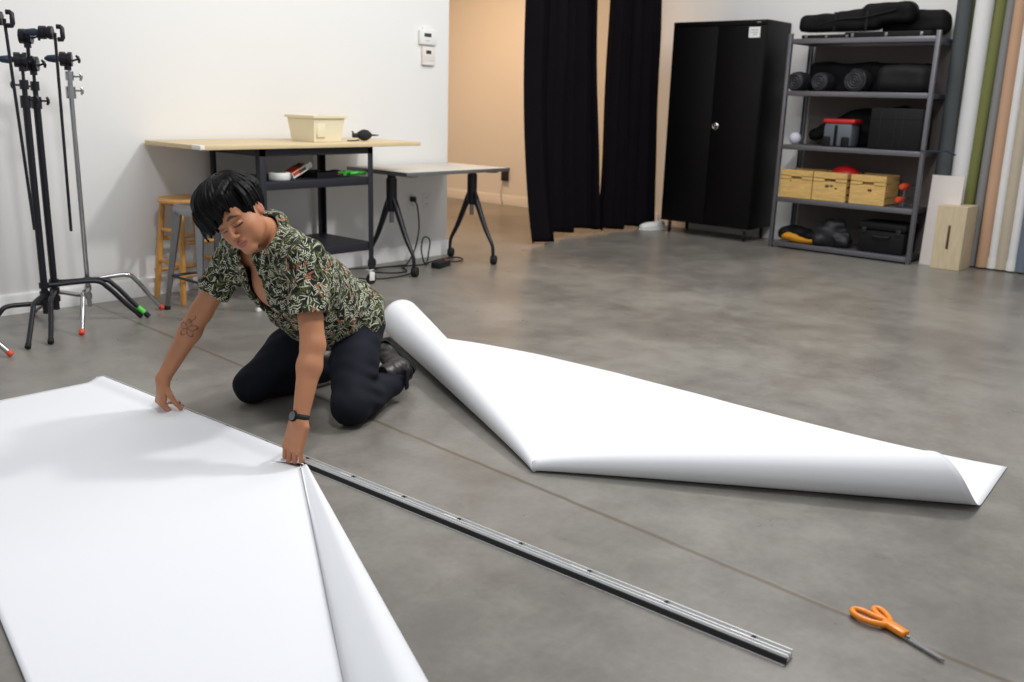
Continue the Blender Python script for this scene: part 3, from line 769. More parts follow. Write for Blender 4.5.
# top shelf
z = LV[4]+.003
ct = (Y_(800, 4)+Y_(912, 4))/2
t = bag('tripod_bag', 'long black padded bag lying on the very top shelf, its right end raised', 'bag', 'bagblack', [((0, .2, .065), (.1, .28, .075), 'box'), ((.0, -.02, .085), (.1, .2, .08), 'box'), ((0, -.27, .13), (.1, .21, .085), 'box'), ((0, -.4, .155), (.09, .08, .07))], (8.02, ct, z+.06), 0, .004)
mb = MB(); mb.tube(smoothpath([(-.1, .3, .05), (-.112, .1, .09), (-.115, -.1, .1), (-.11, -.35, .15)]), .008, 6); part(mb, 'strap', M['case'], t)
for y in (.15, -.12): 
    mb = MB(); mb.box((-.108, y-.012, 0), (-.1, y+.012, .15), .002); part(mb, 'strap', M['case'], t)
t = bag('equipment_bag', 'flat black equipment bag at the right end of the top shelf', 'bag', 'bagblack', [((0, 0, .1), (.11, .26, .1), 'box')], (8.17, 2.93, z+.02), 0, .004)
for i, (y0, y1, h_, lb) in enumerate([(3.80, 3.35, .03, 'flat grey folded stand on the top shelf, under the raised bag'), (3.42, 2.72, .045, 'flat dark rail case with bright clips on the top shelf, front right')]):
    t = thing('folded_stand', lb, 'stand', (7.95, (y0+y1)/2, z)); L = (y0-y1)/2
    mb = MB(); mb.box((-.05, -L, 0), (.06, L, h_), .006); part(mb, 'body', M['case'], t)
    for k in range(3):
        y = -L*.8+k*L*.8; mb = MB(); mb.box((-.056, y-.01, .006), (-.049, y+.012, h_*.8), .002); part(mb, 'clip', M['steel'], t)
# second shelf
z = LV[3]+.003
for i, (px, r, lb) in enumerate([(798, .085, 'grey-black rolled nylon bag at the left end of the second shelf'), (822, .082, 'grey-black rolled bag, middle of the three rolls on the second shelf'), (857, .098, 'grey-black rolled bag, largest and rightmost roll on the second shelf')]):
    s = SDF((-.16, -.13, -.01), (.17, .13, .24), .006)
    s.cone((-.05, 0, r*.93), (.06, 0, r*.93), r*.95, r*.95, m=.05); s.plane((-.1, 0, 0), (-1, 0, 0)); s.plane((.13, 0, 0), (1, 0, 0))
    def sp(X, Y, Z, r=r):
        a = np.arctan2(Z-r*.93, Y); q = np.hypot(Y, Z-r*.93); return .005*np.sin(a+q*2*PI/.022)*(X < -.05)+.003*np.sin(X*60+Y*40)
    s.warp(sp); s.plane((0, 0, .001), (0, 0, -1))
    t = thing('rolled_bag', lb, 'bag', (8.0, Y_(px, 3), z), 0, 'rolled bags on the second shelf'); s.build('fabric', M['baggrey'], t)
    mb = MB(); mb.tube([(-.02, (r+.001)*math.cos(a)*.96, r*.93+(r+.001)*math.sin(a)*.96) for a in [k*2*PI/24 for k in range(25)]], .006, 6, False); part(mb, 'strap', M['bagblack'], t)
bag('equipment_bag', 'long low black bag behind the rolled bags on the second shelf', 'bag', 'bagblack', [((0, .2, .12), (.05, .3, .13), 'box'), ((0, -.3, .12), (.05, .25, .125), 'box')], (8.2, 3.32, z), 0, .004)
bag('equipment_bag', 'black soft case at the right of the second shelf', 'bag', 'case', [((0, 0, .11), (.13, .21, .11), 'box')], (8.0, 2.90, z), 0, .003)
# third shelf
z = LV[2]+.003
t = thing('foam_ball', 'pale grey foam ball at the left end of the third shelf', 'ball', (7.93, Y_(797, 2), z)); mb = MB(); mb.ball((0, 0, .052), .052, n=28); part(mb, 'ball', M['foam'], t)
s = SDF((-.12, -.5, -.02), (.12, .5, .42), .01)
s.cone((0, .33, .09), (.02, .0, .22), .055, .075, k=.03); s.cone((.02, 0, .22), (.03, -.42, .3), .075, .06, k=.04); s.ell((.03, -.1, .16), (.07, .22, .16)); s.ell((.03, -.35, .14), (.06, .12, .16))
s.warp(lambda X, Y, Z: .005*np.sin(Y*22+3*np.sin(Z*20))+.004*np.sin(Z*35+Y*12)); s.plane((0, 0, .001), (0, 0, -1))
o = s.build('black_cloth', M['bagblack']); o.location = (8.16, 3.37, z); tag(o, 'black cloth heaped behind the grey and red bucket on the third shelf', 'cloth')
yb = Y_(841, 2); t = thing('organizer_bucket', 'slate grey bucket organizer with a red rim on the third shelf', 'bucket', (7.97, yb, z))
mb = MB(); mb.box((-.09, -.125, 0), (.09, .13, .20), .03); part(mb, 'body', M['greypl'], t)
mb = MB(); mb.box((-.094, -.14, .195), (.094, .138, .232), .014); part(mb, 'rim', M['red'], t, label='red rim')
mb = MB(); mb.box((-.094, .0, .01), (-.088, .028, .18), .002); part(mb, 'strap', M['bagblack'], t)
for y in (-.075, .09):
    mb = MB(); mb.box((-.105, y-.035, .0), (-.085, y+.035, .085), .012); part(mb, 'pocket', M['case'], t)
t = thing('hard_case', 'upright black case with vertical seam at the right of the third shelf', 'case', (7.99, 2.90, z))
mb = MB(); mb.box((-.11, -.215, 0), (.14, .21, .335), .012); part(mb, 'body', M['case'], t)
for y in (-.06, .0, .12):
    mb = MB(); mb.box((-.113, y-.004, .02), (-.109, y+.004, .31), .001); part(mb, 'seam', M['rubber'], t)
mb = MB(); mb.box((-.114, -.215, .25), (-.108, .21, .256), .001); part(mb, 'seam', M['rubber'], t)
# fourth shelf: crates
z = LV[1]+.003
def crate(label, y, w, lx):
    t = thing('wooden_crate', label, 'crate', (7.905, y, z), 0, 'pine crates on the fourth shelf')
    h, d, th = .245, .30, .014; w2 = w/2
    for x in (0, d-th):
        mb = MB(); x0 = x; 
        mb.box((x0, -w2, 0), (x0+th, w2, .165)); mb.box((x0, -w2, .19), (x0+th, w2, h)); mb.box((x0, -w2, .16), (x0+th, -.05, .195)); mb.box((x0, .05, .16), (x0+th, w2, .195))
        o = part(mb, 'end_panel', M['pine'], t, smooth=False)
    for s_ in (-1, 1):
        for k in range(4):
            mb = MB(); y0 = s_*w2-(.008 if s_ > 0 else 0)
            mb.box((th, y0, .006+k*.062), (d-th, y0+.008, .05+k*.062)); part(mb, 'side_slat', M['pine'], t, smooth=False)
    mb = MB(); mb.box((th, -w2+.009, .002), (d-th, w2-.009, .01)); part(mb, 'bottom', M['pine'], t, smooth=False)
    for k, yy in enumerate(lx):
        mb = MB(); mb.ball((-.0005, yy[0], yy[1]), (.0012, yy[2], yy[2]*.6)); part(mb, 'knot', M['brown'], t)
crate('pine crate with slot handle, leftmost of the three on the shelf', 3.715, .30, [(.05, .15, .008)])
crate('pine crate with dark wood grain, in the middle of the three', 3.405, .30, [(-.02, .13, .015), (.02, .125, .02), (-.06, .11, .012)])
crate('pine crate with open slatted side, rightmost of the three', 3.07, .30, [(-.02, .12, .02)])
s = SDF((-.16, -.16, -.02), (.16, .16, .2), .007); s.ell((0, 0, .03), (.11, .13, .1)); s.ell((-.07, .05, .03), (.06, .07, .035)); s.plane((0, 0, .001), (0, 0, -1))
t = thing('red_helmet', 'red rounded helmet lying in the middle pine crate', 'helmet', (8.07, 3.34, z+.175)); s.build('helmet_shell', M['red'], t)
for i, (yy, zz, w) in enumerate([(2.79, .17, .03), (2.81, .06, .028)]):
    t = thing('hand_tool', ['tool with orange-red grip, upper of two beside the right crate', 'tool with orange-red grip, lower of two beside the right crate'][i], 'tool', (7.92, yy, z+zz))
    mb = MB(); mb.tube([(-.02, 0, -.0), (.0, 0, .0), (.1, .0, .0), (.12, 0, 0)], [.018, .028, .026, .012], 16); part(mb, 'grip', M['orangered'], t)
    mb = MB(); mb.cyl((.11, 0, 0), (.3, 0, 0), .008); mb.cyl((.06, 0, -.0), (.06, 0, -zz+(.0 if i else .0)), .006); part(mb, 'shaft', M['steel'], t)
for i in range(3):
    pass
# bottom shelf
z = LV[0]+.003
t = bag('tool_bag', 'yellow and black fabric bag slumped at the left of the bottom shelf', 'bag', 'yellow', [((0, .08, .05), (.09, .13, .055)), ((0, -.06, .035), (.1, .15, .04))], (7.98, 3.655, z), 0, .005)
s = SDF((-.14, -.3, .0), (.14, .3, .2), .008); s.ell((.03, .06, .09), (.1, .14, .05)); s.ell((.0, -.09, .07), (.1, .11, .045)); s.ell((-.04, .14, .07), (.05, .05, .05)); s.warp(lambda X, Y, Z: .006*np.sin(Y*40+X*30)); s.build('flap', M['bagblack'], t)
bag('duffel_bag', 'crumpled dark grey duffel bag in the middle of the bottom shelf', 'bag', 'baggrey', [((0, .03, .1), (.12, .13, .1)), ((.02, .0, .18), (.09, .11, .05)), ((0, -.1, .07), (.1, .09, .08)), ((-.06, .08, .05), (.08, .06, .05))], (8.0, 3.37, z), 0, .01, 30, .007)
t = thing('tool_case', 'black hard tool case with front handle at the right of the bottom shelf', 'case', (7.92, 2.91, z))
mb = MB(); mb.box((0, -.19, 0), (.3, .2, .185), .015); part(mb, 'body', M['case'], t)
mb = MB(); mb.box((-.006, -.2, .19), (.306, .21, .255), .02); part(mb, 'lid', M['case'], t)
mb = MB(); mb.tube(smoothpath([(.0, .07, .15), (-.025, .065, .145), (-.028, 0, .14), (-.025, -.065, .145), (0, -.07, .15)]), .008, 8); part(mb, 'handle', M['blackpl'], t)
for y in (-.14, .15):
    mb = MB(); mb.box((-.01, y-.02, .16), (.0, y+.02, .21), .003); part(mb, 'latch', M['blackpl'], t)

t = thing('backing_board', 'large taupe board standing upright behind the shelving unit', 'board', (8.308, 2.66, 0)); mb = MB()
mb.box((0, 0, 0), (.014, 1.19, 1.80), .002); part(mb, 'panel', M['taupe'], t, smooth=False)
# ------------------------------------------------------------------ board, crate, backdrop tubes
t = thing('foam_board', 'narrow off-white board leaning behind the plywood box', 'board', (8.0, 2.60, 0)); mb = MB()
mb.box((0, -.25, 0), (.02, 0, .735), .001, Ry(.05)); part(mb, 'panel', M['offwhite'], t, smooth=False)
t = thing('apple_box', 'plywood apple box standing on end with a slot handle, right of the shelving unit', 'wooden box', (7.885, 2.25, 0))
bh, bw, bd = .51, .225, .28
mb = MB(); mb.box((.016, .0, 0), (bd-.0, bw, bh), .003); o = part(mb, 'body', M['ply'], t, smooth=False)
mb = MB(); mb.box((0, .0, 0.001), (.015, bw, bh-.001), .002); part(mb, 'face_panel', M['ply'], t, smooth=False)
mb = MB(); mb.box((-.0012, .105, .165), (.004, .125, .355), .0005); part(mb, 'handle_slot', M['brown'], t, label='dark handle slot')
TB = [('slate', None, 967, .058, 'slate grey'), ('dolive', 935, 972.5, .03, 'thin olive green'), ('pwhite', 947, 986.5, .07, 'wide white'),
      ('olive', 958, 1003, .044, 'moss green'), ('pgrey', 970, 1013, .036, 'mid grey'), ('peach', 981.5, 1022.5, .045, 'peach'),
      ('pwhite', 992, 1032.5, .034, 'slim white'), ('beige', 1001.5, 1043, .044, 'beige'), ('pwhite', 1011.5, 1054, .036, 'slim white'), ('bluegrey', 1022, 1067, .048, 'blue grey')]
names = {2: 'wide white backdrop paper roll leaning on the wall behind the plywood box', 6: 'slim white backdrop paper roll leaning between the peach and beige rolls', 8: 'slim white backdrop paper roll leaning between the beige and blue grey rolls'}
for i, (mm, pb, pt, r, nm) in enumerate(TB):
    lb = names.get(i, f'{nm} backdrop paper roll leaning against the back wall')
    x0 = 8.2 if i != 0 else 8.12
    y0 = 2.54 if pb is None else onx(pb, 266, x0).y
    y1 = onx(pt, 0, BX-r-.012).y + (y0 - 0 - onx(pt, 0, BX-r-.012).y)*0
    t = thing('backdrop_roll', lb, 'paper roll', (x0, y0, 0))
    top = Vector(((BX-r-.012-x0), (y1-y0)*1.28, 2.72)); d = top.normalized()
    mb = MB(); mb.tube([d*.012, top], r, 28); part(mb, 'paper', M[mm], t)
    wc_ = i in (6, 8)
    mb = MB(); mb.tube([d*.002, d*.012, d*.09, d*.091], [r*.55, r*.8 if not wc_ else r*1.15, r*.8 if not wc_ else r*1.15, r*.5], 24); part(mb, 'core', M['white_pl'] if wc_ else M['brown'], t)
mb = MB(); mb.tube(smoothpath([(7.853, 2.66, .93), (7.85, 2.62, .925), (7.93, 2.53, .925), (7.98, 2.5, .93), (8.02, 2.44, .9)]), .006, 8)
tag(mb.build('cable_tie', M['bluegrip']), 'dark blue strap tied around the shelf post and first backdrop roll', 'strap')

# ------------------------------------------------------------------ papers on the floor
def solid_paper(o, th=.0012):
    md = o.modifiers.new('thick', 'SOLIDIFY'); md.thickness = th; md.offset = 0; return o
# big sheet with its right side curled over itself
tip = Vector((1.742, 2.462, 0)); u = Vector((-.432, -.902, 0)).normalized(); n = Vector((u.y, -u.x, 0))
def rad1(s): return .006+.042*(s/1.3)
def outer(f):
    P = [Vector((1.2, 3.875, 0)), Vector((.985, 3.875, 0)), Vector((.33, .39, 0))]; L1 = .12
    return P[0].lerp(P[1], f/L1) if f < L1 else P[1].lerp(P[2], (f-L1)/(1-L1))
rows = []
NS = 90
for i in range(NS+1):
    s = -.0+2.1*i/NS; r = rad1(s); row = []
    base = tip + u*s
    cx = base + n*r                                  # axis of the curl, above this floor line
    lift = 0
    # flap (free end) -> over the top -> outside -> contact -> flat sheet
    free = r*2.1+.004
    fl = []
    for k in range(7):
        q = k/6; w = free*(1-q)+r*.55*q; fl.append((w, r*(.35+1.45*q**.8) if q > 0 else .012))
    arc = [(r*math.cos(a), r+r*math.sin(a)) for a in [math.radians(60+x*(210)/20) for x in range(21)]]
    arc = [(c, zz) for c, zz in arc]
    prof = fl[:-1] + arc
    pts = [cx + n*w + Vector((0, 0, zz+.004)) for w, zz in prof]
    c0 = cx + Vector((0, 0, .0035)); 
    # flat part out to the left boundary Y = 3.87 / near boundary line
    leftY = 3.875
    for k in range(1, 61):
        q = k/60
        # direction along -X slightly: follow n
        tmax = 1
        p = c0.lerp(outer(i/NS), q**1.3)
        z = .0035+.006*(.5+.5*mn.noise(Vector((p.x*2.2, p.y*2.2, 1))))*min(1, q*6)
        pts.append(Vector((p.x, p.y, z)))
    rows.append(pts)
mbp = MB(); mbp.grid(rows)
# the part between the tip and the rail (fan)
fan = [rows[0][len(rows[0])-61:]]
last = rows[0][len(rows[0])-61:]
railp = lambda y: 1.70 + (3.881-y)*.0504
fan2 = []
def smst(x): x = max(0, min(1, x)); return x*x*(3-2*x)
for p in last:
    pp = Vector(p); y = pp.y; fan2.append(None)
NR = 40; rws = []
for j in range(NR+1):
    q = j/NR; row = []
    for idx, p in enumerate(last):
        f = idx/(len(last)-1); y = 2.50+(3.875-2.50)*f; tgt = Vector((railp(y)-.024+.02*smst((y-2.49)/.07), y, .006))
        pz = p.lerp(tgt, q); pz.z = p.z*(1-q)+(.006)*q + .016*smst((pz.x-railp(y)+.075)/.055)*smst((y-2.47)/.08); row.append(pz)
    rws.append(row)
mbp.grid(rws)
bmesh.ops.remove_doubles(mbp.bm, verts=mbp.bm.verts[:], dist=.0004)
o = mbp.build('paper_sheet', M['paper']); solid_paper(o, .0012)
tag(o, 'large white paper sheet at lower left, one side curled over, held by both hands', 'paper')
# second paper with two curled sides
A = Vector((2.262, 1.905, 0)); Lp = Vector((3.03, 3.60, 0)); Rp = Vector((3.045, .665, 0))
def curl_rows(P0, P1, inward, r0, r1, turns, slant, ns=60, na=46, ex=.9):
    d = (P1-P0); L = d.length; u = d/L; n = Vector((-u.y, u.x, 0)); 
    if n.dot(inward) < 0: n = -n
    out = []
    for i in range(ns+1):
        row = []
        for k in range(na+1):
            th = turns*2*PI*k/na
            q = i/ns; s = q*L; rr = r0+(r1-r0)*q; arc = th*(r0+(r1-r0)*q)
            send = L - slant*th*r1; s = q*send
            rr = (r0+(r1-r0)*min(1, s/L)**ex)*(1-.05*th/(2*PI)); rm = r0+(r1-r0)*min(1, s/L)**ex
            w = rm - 0 + rr*math.sin(-th) ; z = rm - rr*math.cos(th)
            # th=0 : floor contact at w=rm ; moves outward (w smaller), up, then back over
            row.append(P0+u*s+n*w+Vector((0, 0, z+.004)))
        out.append(row)
    return out, u, n
cl, u1, n1 = curl_rows(A, Lp, Vector((1, -.2, 0)), .010, .106, 1.1, 0, 60, ex=.6)
cf, u2, n2 = curl_rows(A, Rp, Vector((1, .3, 0)), .016, .088, 1.05, .58, 60, ex=.62)
mbp = MB(); mbp.grid(cl); mbp.grid(cf)
# flat sheet between the two contact lines and the far edge
E0 = [r[0] for r in cl]; E1 = [r[0] for r in cf]
far = smoothpath([(3.53, .745, .004), (3.49, .93, .004), (3.455, 1.25, .004), (3.45, 1.7, .004), (3.455, 2.2, .004), (3.44, 2.7, .004), (3.39, 3.1, .004), (3.31, 3.40, .004), (3.25, 3.5, .004), (3.17, 3.56, .004)], 14)
chain = list(reversed(E1)) + E0[1:]
NF = len(chain)
def resample(P, n):
    d = [0]
    for i in range(1, len(P)): d.append(d[-1]+(P[i]-P[i-1]).length)
    out = []; j = 0
    for k in range(n):
        t_ = d[-1]*k/(n-1)
        while j < len(P)-2 and d[j+1] < t_: j += 1
        f = (t_-d[j])/max(1e-9, d[j+1]-d[j]); out.append(P[j].lerp(P[j+1], min(1, f)))
    return out
fr_ = resample(far, NF); rws = []
for q in [x/40 for x in range(41)]:
    row = []
    for a, b in zip(chain, fr_):
        p = a.lerp(b, q); p.z = .004+ .005*max(0, mn.noise(Vector((p.x*3, p.y*3, 9))))*min(1, q*5) ; row.append(p)
    rws.append(row)
mbp.grid(rws); bmesh.ops.remove_doubles(mbp.bm, verts=mbp.bm.verts[:], dist=.0004)
o = mbp.build('paper_sheet', M['paper']); solid_paper(o, .0012)
tag(o, 'white paper with two sides curled into a V, on the floor behind the rail', 'paper')

# rail ------------------------------------------------------------------
rl = Vector((1.685, 3.89, 0)); rr_ = Vector((1.843, .764, 0)); dv = rr_-rl; L = dv.length
t = thing('aluminium_rail', 'long aluminium rail with a black strip lying along the paper edge', 'rail', rl)
ang = math.atan2(dv.y, dv.x); mt = Rz(ang)
mb = MB(); mb.prism([(.022, .0), (.022, .022), (.019, .022), (.019, .015), (.008, .015), (.008, .02), (.005, .02), (.005, .015), (-.006, .015), (-.006, .021), (-.009, .021), (-.012, .0155), (-.012, .0)], 0, L, mt @ Matrix(((0, 0, 1, 0), (1, 0, 0, 0), (0, 1, 0, 0), (0, 0, 0, 1))))
part(mb, 'channel', M['alu'], t, smooth=False)
mb = MB(); mb.prism([(-.0125, .0035), (-.0125, .0155), (-.016, .0155), (-.022, .0035)], .004, L+.002, mt @ Matrix(((0, 0, 1, 0), (1, 0, 0, 0), (0, 1, 0, 0), (0, 0, 0, 1))))
part(mb, 'black_strip', M['rubber'], t, smooth=False, label='black strip along the front edge')
mb = MB(); mb.prism([(-.024, 0), (-.024, .003), (-.0125, .003), (-.0125, 0)], 0, L, mt @ Matrix(((0, 0, 1, 0), (1, 0, 0, 0), (0, 1, 0, 0), (0, 0, 0, 1))))
part(mb, 'lip', M['alu'], t, smooth=False)
for k in range(12):
    s = L-.09-k*.235
    mb = MB(); mb.box((s-.008, .0085, .0152), (s+.0, .0185, .0202), .001, mt); part(mb, 'clip', M['rubber'], t)
    mb = MB(); mb.box((s-.06, .009, .0152), (s-.01, .0115, .0192), 0, mt); part(mb, 'clip_plate', M['white_pl'], t)

# scissors ------------------------------------------------------------------
sc = Vector((2.139, .622, 0)); dv = (Vector((2.104, .505, 0))-Vector((2.197, .753, 0))).normalized()
t = thing('scissors', 'scissors with orange plastic handles, closed, lying near the floor joint', 'scissors', sc)
t.rotation_euler.z = math.atan2(dv.y, dv.x); t.matrix_world = Matrix.Translation(sc) @ Rz(t.rotation_euler.z)
for k, s_ in enumerate((1, -1)):
    mb = MB(); mb.prism([(-.02, -.009), (.03, -.0095), (.12, -.005), (.132, .0), (.12, .006), (.02, .0095), (-.02, .009)] if s_ > 0 else [(-.02, -.009), (.02, -.0095), (.12, -.006), (.131, .0), (.12, .0045), (.03, .0095), (-.02, .009)], .006+k*.0025, .008+k*.0025); part(mb, 'blade', M['chrome'], t, smooth=False)
mb = MB(); a = smoothpath([(.005, .006, .012), (-.03, .008, .013), (-.055, .004, .013), (-.085, -.004, .013), (-.12, -.012, .013), (-.136, -.026, .013), (-.128, -.042, .013), (-.1, -.047, .013), (-.07, -.038, .013), (-.045, -.02, .013), (-.03, -.003, .013)], 6); [setattr(p, 'x', p.x*.86) or setattr(p, 'y', p.y*.9) for p in a]; mb.tube(a, .0076, 10)
mb.box((-.045, -.013, .005), (.022, .014, .021), .006); part(mb, 'handle', M['orange'], t)
mb = MB(); a = smoothpath([(.0, -.004, .012), (-.03, .004, .013), (-.05, .02, .014), (-.075, .033, .014), (-.1, .038, .014), (-.112, .03, .014), (-.106, .018, .014), (-.085, .01, .014), (-.06, .005, .014), (-.035, -.002, .013)], 6); [setattr(p, 'x', p.x*.86) or setattr(p, 'y', p.y*.9) for p in a]; mb.tube(a, .0076, 10)
part(mb, 'handle', M['orange'], t)
mb = MB(); mb.cyl((.028, 0, .005), (.028, 0, .014), .0045); part(mb, 'screw', M['steel'], t)

# ------------------------------------------------------------------ the kneeling person
PR = Vector((2.15, 2.93, 0))
t = person = thing('person', 'person kneeling in leaf-print shirt and dark jeans, both hands on the paper edge', 'person', PR)
V_ = lambda *a: np.array(a, float)
def nrm(v): v = np.array(v, float); return v/np.linalg.norm(v)
LK, RK = V_(2.115, 2.70, .078), V_(1.995, 3.18, .078)
LH, RH = V_(2.33, 2.92, .31), V_(2.29, 3.10, .31)
LA, RA = V_(2.435, 2.825, .08), V_(2.44, 3.2, .07)
PC = (LH+RH)/2 + V_(.0, 0, .03)
LS, RS = np.array(onx(305, 258, 1.90)), np.array(onx(236, 254, 1.89))
NB = np.array(onx(265, 231, 1.91))                                   # base of the neck
EY = np.array(onx(230, 226.3, 1.70))
hE, hU, hF = V_(.338, -.822, .459), V_(-.483, .267, .834), V_(-.808, -.503, -.307)
HC = EY - hF*.085
def hp(e, u, f): return HC + hE*e + hU*u + hF*f
HAX = np.stack([hE, hU, hF])
LE, LW = np.array(onx(313, 345, 1.845)), np.array(onx(300, 421, 1.745))
RE, RW = np.array(onx(201, 312, 1.80)), np.array(onx(163, 379, 1.685))
lat = nrm(RS-LS); axT = nrm((LS+RS)/2-PC); lat = nrm(lat-axT*(lat@axT)); dep = nrm(np.cross(axT, lat))
TAX = np.stack([lat, axT, dep])                              # across, along, through the torso
if dep[2] < 0: dep = -dep; TAX = np.stack([lat, axT, dep])   # dep points to the back (up)
SM = (LS+RS)/2; TL = np.linalg.norm(SM-PC)
def tp(l, a, d): return PC + lat*l + axT*a*TL + dep*d
def torso(s, g, k=.05):
    s.ell(tp(0, .03, .0), (.165+g, .12+g, .115+g), TAX, k=k)
    s.ell(tp(0, .35, -.01), (.145+g, .17+g, .1+g), TAX, k=k)
    s.ell(tp(0, .68, .0), (.165+g, .17+g, .112+g), TAX, k=k)
    s.cone(LS+ (RS-LS)*.06, RS-(RS-LS)*.06, .052+g, k=k)
    s.ell(tp(0, .92, .03), (.15+g, .10+g, .07+g), TAX, k=k)
    s.cone(tp(0, .9, .02), NB-(NB-tp(0, .9, .02))*.1, .075+g, .055+g, k=k)
# ---- body
b = SDF((1.5, 2.35, 0.0), (2.75, 3.5, 1.06), .0036)
torso(b, -.018)
for H_, K_, A_ in ((LH, LK, LA), (RH, RK, RA)):
    b.cone(H_, K_, .075, .05, k=.03); b.cone(K_, A_, .05, .035, k=.02)
neck0 = hp(0, -.07, -.025)
b.cone(NB+axT*-.02, neck0, .058, .052, k=.04)
b.cone(NB-dep*.03-axT*.02, LS, .04, .045, k=.04); b.cone(NB-dep*.03-axT*.02, RS, .04, .045, k=.04)
b.ell(tp(0, .75, -.04), (.12, .12, .105), TAX, k=.03)
def arm(S_, E_, W_, k=.02):
    b.cone(S_, E_, .05, .041, k=.04); m = E_+(W_-E_)*.28
    b.cone(E_, m, .040, .042, k=.02); b.cone(m, W_, .041, .0265, k=.02)
arm(LS, LE, LW); arm(RS, RE, RW)
# head
b.ell(hp(0, .03, -.01), (.071, .092, .094), HAX, k=.02)
b.ell(hp(0, -.02, .03), (.056, .085, .058), HAX, k=.03)
for e in (-1, 1):
    b.cone(hp(e*.044, -.052, .0), hp(e*.011, -.098, .066), .018, .014, k=.025)
    b.ell(hp(e*.036, -.03, .056), (.023, .022, .024), HAX, k=.02)
    b.ell(hp(e*.03, .02, .079), (.026, .008, .012), HAX, k=.012)
    b.ell(hp(e*.044, -.03, .028), (.024, .05, .045), HAX, k=.02)
    b.ell(hp(e*.036, -.06, .045), (.018, .03, .03), HAX, k=.02)
b.ell(hp(0, -.098, .073), (.02, .016, .017), HAX, k=.02)
b.ell(hp(0, -.07, .07), (.03, .024, .022), HAX, k=.015)
b.ell(hp(0, .045, .066), (.055, .04, .03), HAX, k=.03)
for e in (-1, 1):
    b.ell(hp(e*.031, -.004, .101), (.017, .012, .014), HAX, k=.012, op='sub')
    b.ell(hp(e*.031, -.004, .079), (.0155, .0105, .0135), HAX, k=.003)
b.cone(hp(0, .008, .088), hp(0, -.034, .108), .007, .0105, k=.012)
for e in (-1, 1): b.ell(hp(e*.0125, -.04, .099), (.0085, .007, .0095), HAX, k=.006)
b.ell(hp(0, -.063, .0905), (.021, .0055, .008), HAX, k=.003)
b.ell(hp(0, -.0745, .0885), (.018, .0065, .0085), HAX, k=.003)
for e in (-1, 1):
    earax = np.stack([nrm(hE*e+hF*.35*1), hU, nrm(np.cross(nrm(hE*e+hF*.35), hU))])
    b.ell(hp(e*.076, -.006, -.012), (.0065, .028, .016), earax, k=.006)
    b.ell(hp(e*.084, -.002, -.006), (.006, .019, .009), earax, k=.003, op='sub')
# hands
def hand(W, a, n, side, curls, thumb, spread=.004, scale=1.09):
    a = nrm(a); n = np.array(n, float); n = nrm(n-a*(n@a)); bb = np.cross(n, a)*side       # thumb side
    ax = np.stack([a, bb, n])
    b.box(W+a*.046*scale, (.046*scale, .036*scale, .0135*scale), ax, rad=.0125, k=.016)
    b.cone(W, W+a*.045, .024, .02, k=.015)
    b.ell(W+a*.028+bb*.022-n*.006, (.03, .017, .015), ax, k=.012)
    knuck = []
    for i, (off, ln) in enumerate(((.0285, (.041, .026, .021)), (.0095, (.045, .028, .022)), (-.0095, (.042, .027, .021)), (-.0275, (.033, .021, .019)))):
        p = W + (a*(.088-.004*abs(i-1)) + bb*off)*scale; ang = 0; r = (.0092, .0094, .0089, .0078)[i]*scale
        pts = [p-a*.012]
        dd = nrm(a+bb*spread*(1.5-i)*6)
        for j in range(3):
            ang += math.radians(curls[i][j]); d = dd*math.cos(ang)-n*math.sin(ang); q = p+d*ln[j]*scale
            b.cone(p, q, r*(1-.07*j), r*(1-.07*(j+1)), k=.0015 if j == 0 else .002); p = q; pts.append(q)
        b.ell(W+(a*.088+bb*off+n*.006)*scale, (.009, .008, .008), ax, k=.006)
        knuck.append(pts)
    p = W+a*.022+bb*.026-n*.004; tp_ = [p]
    for (ta, tb, tn), L_, r in zip(thumb, (.042, .032, .026), (.0125, .0105, .0092)):
        q = p + nrm(a*ta+bb*tb-n*tn)*L_*scale; b.cone(p, q, r, r*.9, k=.004); p = q; tp_.append(q)
    return knuck, tp_, (a, bb, n)
rk = hand(RW, (-.16, .02, -1), (-.8, .18, .25), 1, [(42, 50, 30), (46, 56, 35), (46, 58, 38), (44, 60, 40)], [(.75, .65, .35), (.8, .4, .55), (.7, .25, .7)])
lk_ = hand(LW, (-.26, .12, -1), (-.95, -.2, .2), -1, [(20, 38, 30), (16, 32, 28), (18, 30, 26), (24, 34, 26)], [(.8, .5, .4), (.85, .2, .6), (.8, .0, .7)], spread=.006, scale=1.16)
armR = nrm(RW-RE); TC = RE+(RW-RE)*.22
side = nrm(np.cross(armR, -np.array(fw))); out_ = nrm(np.cross(side, armR))
if out_@np.array(-fw) < 0: out_ = -out_
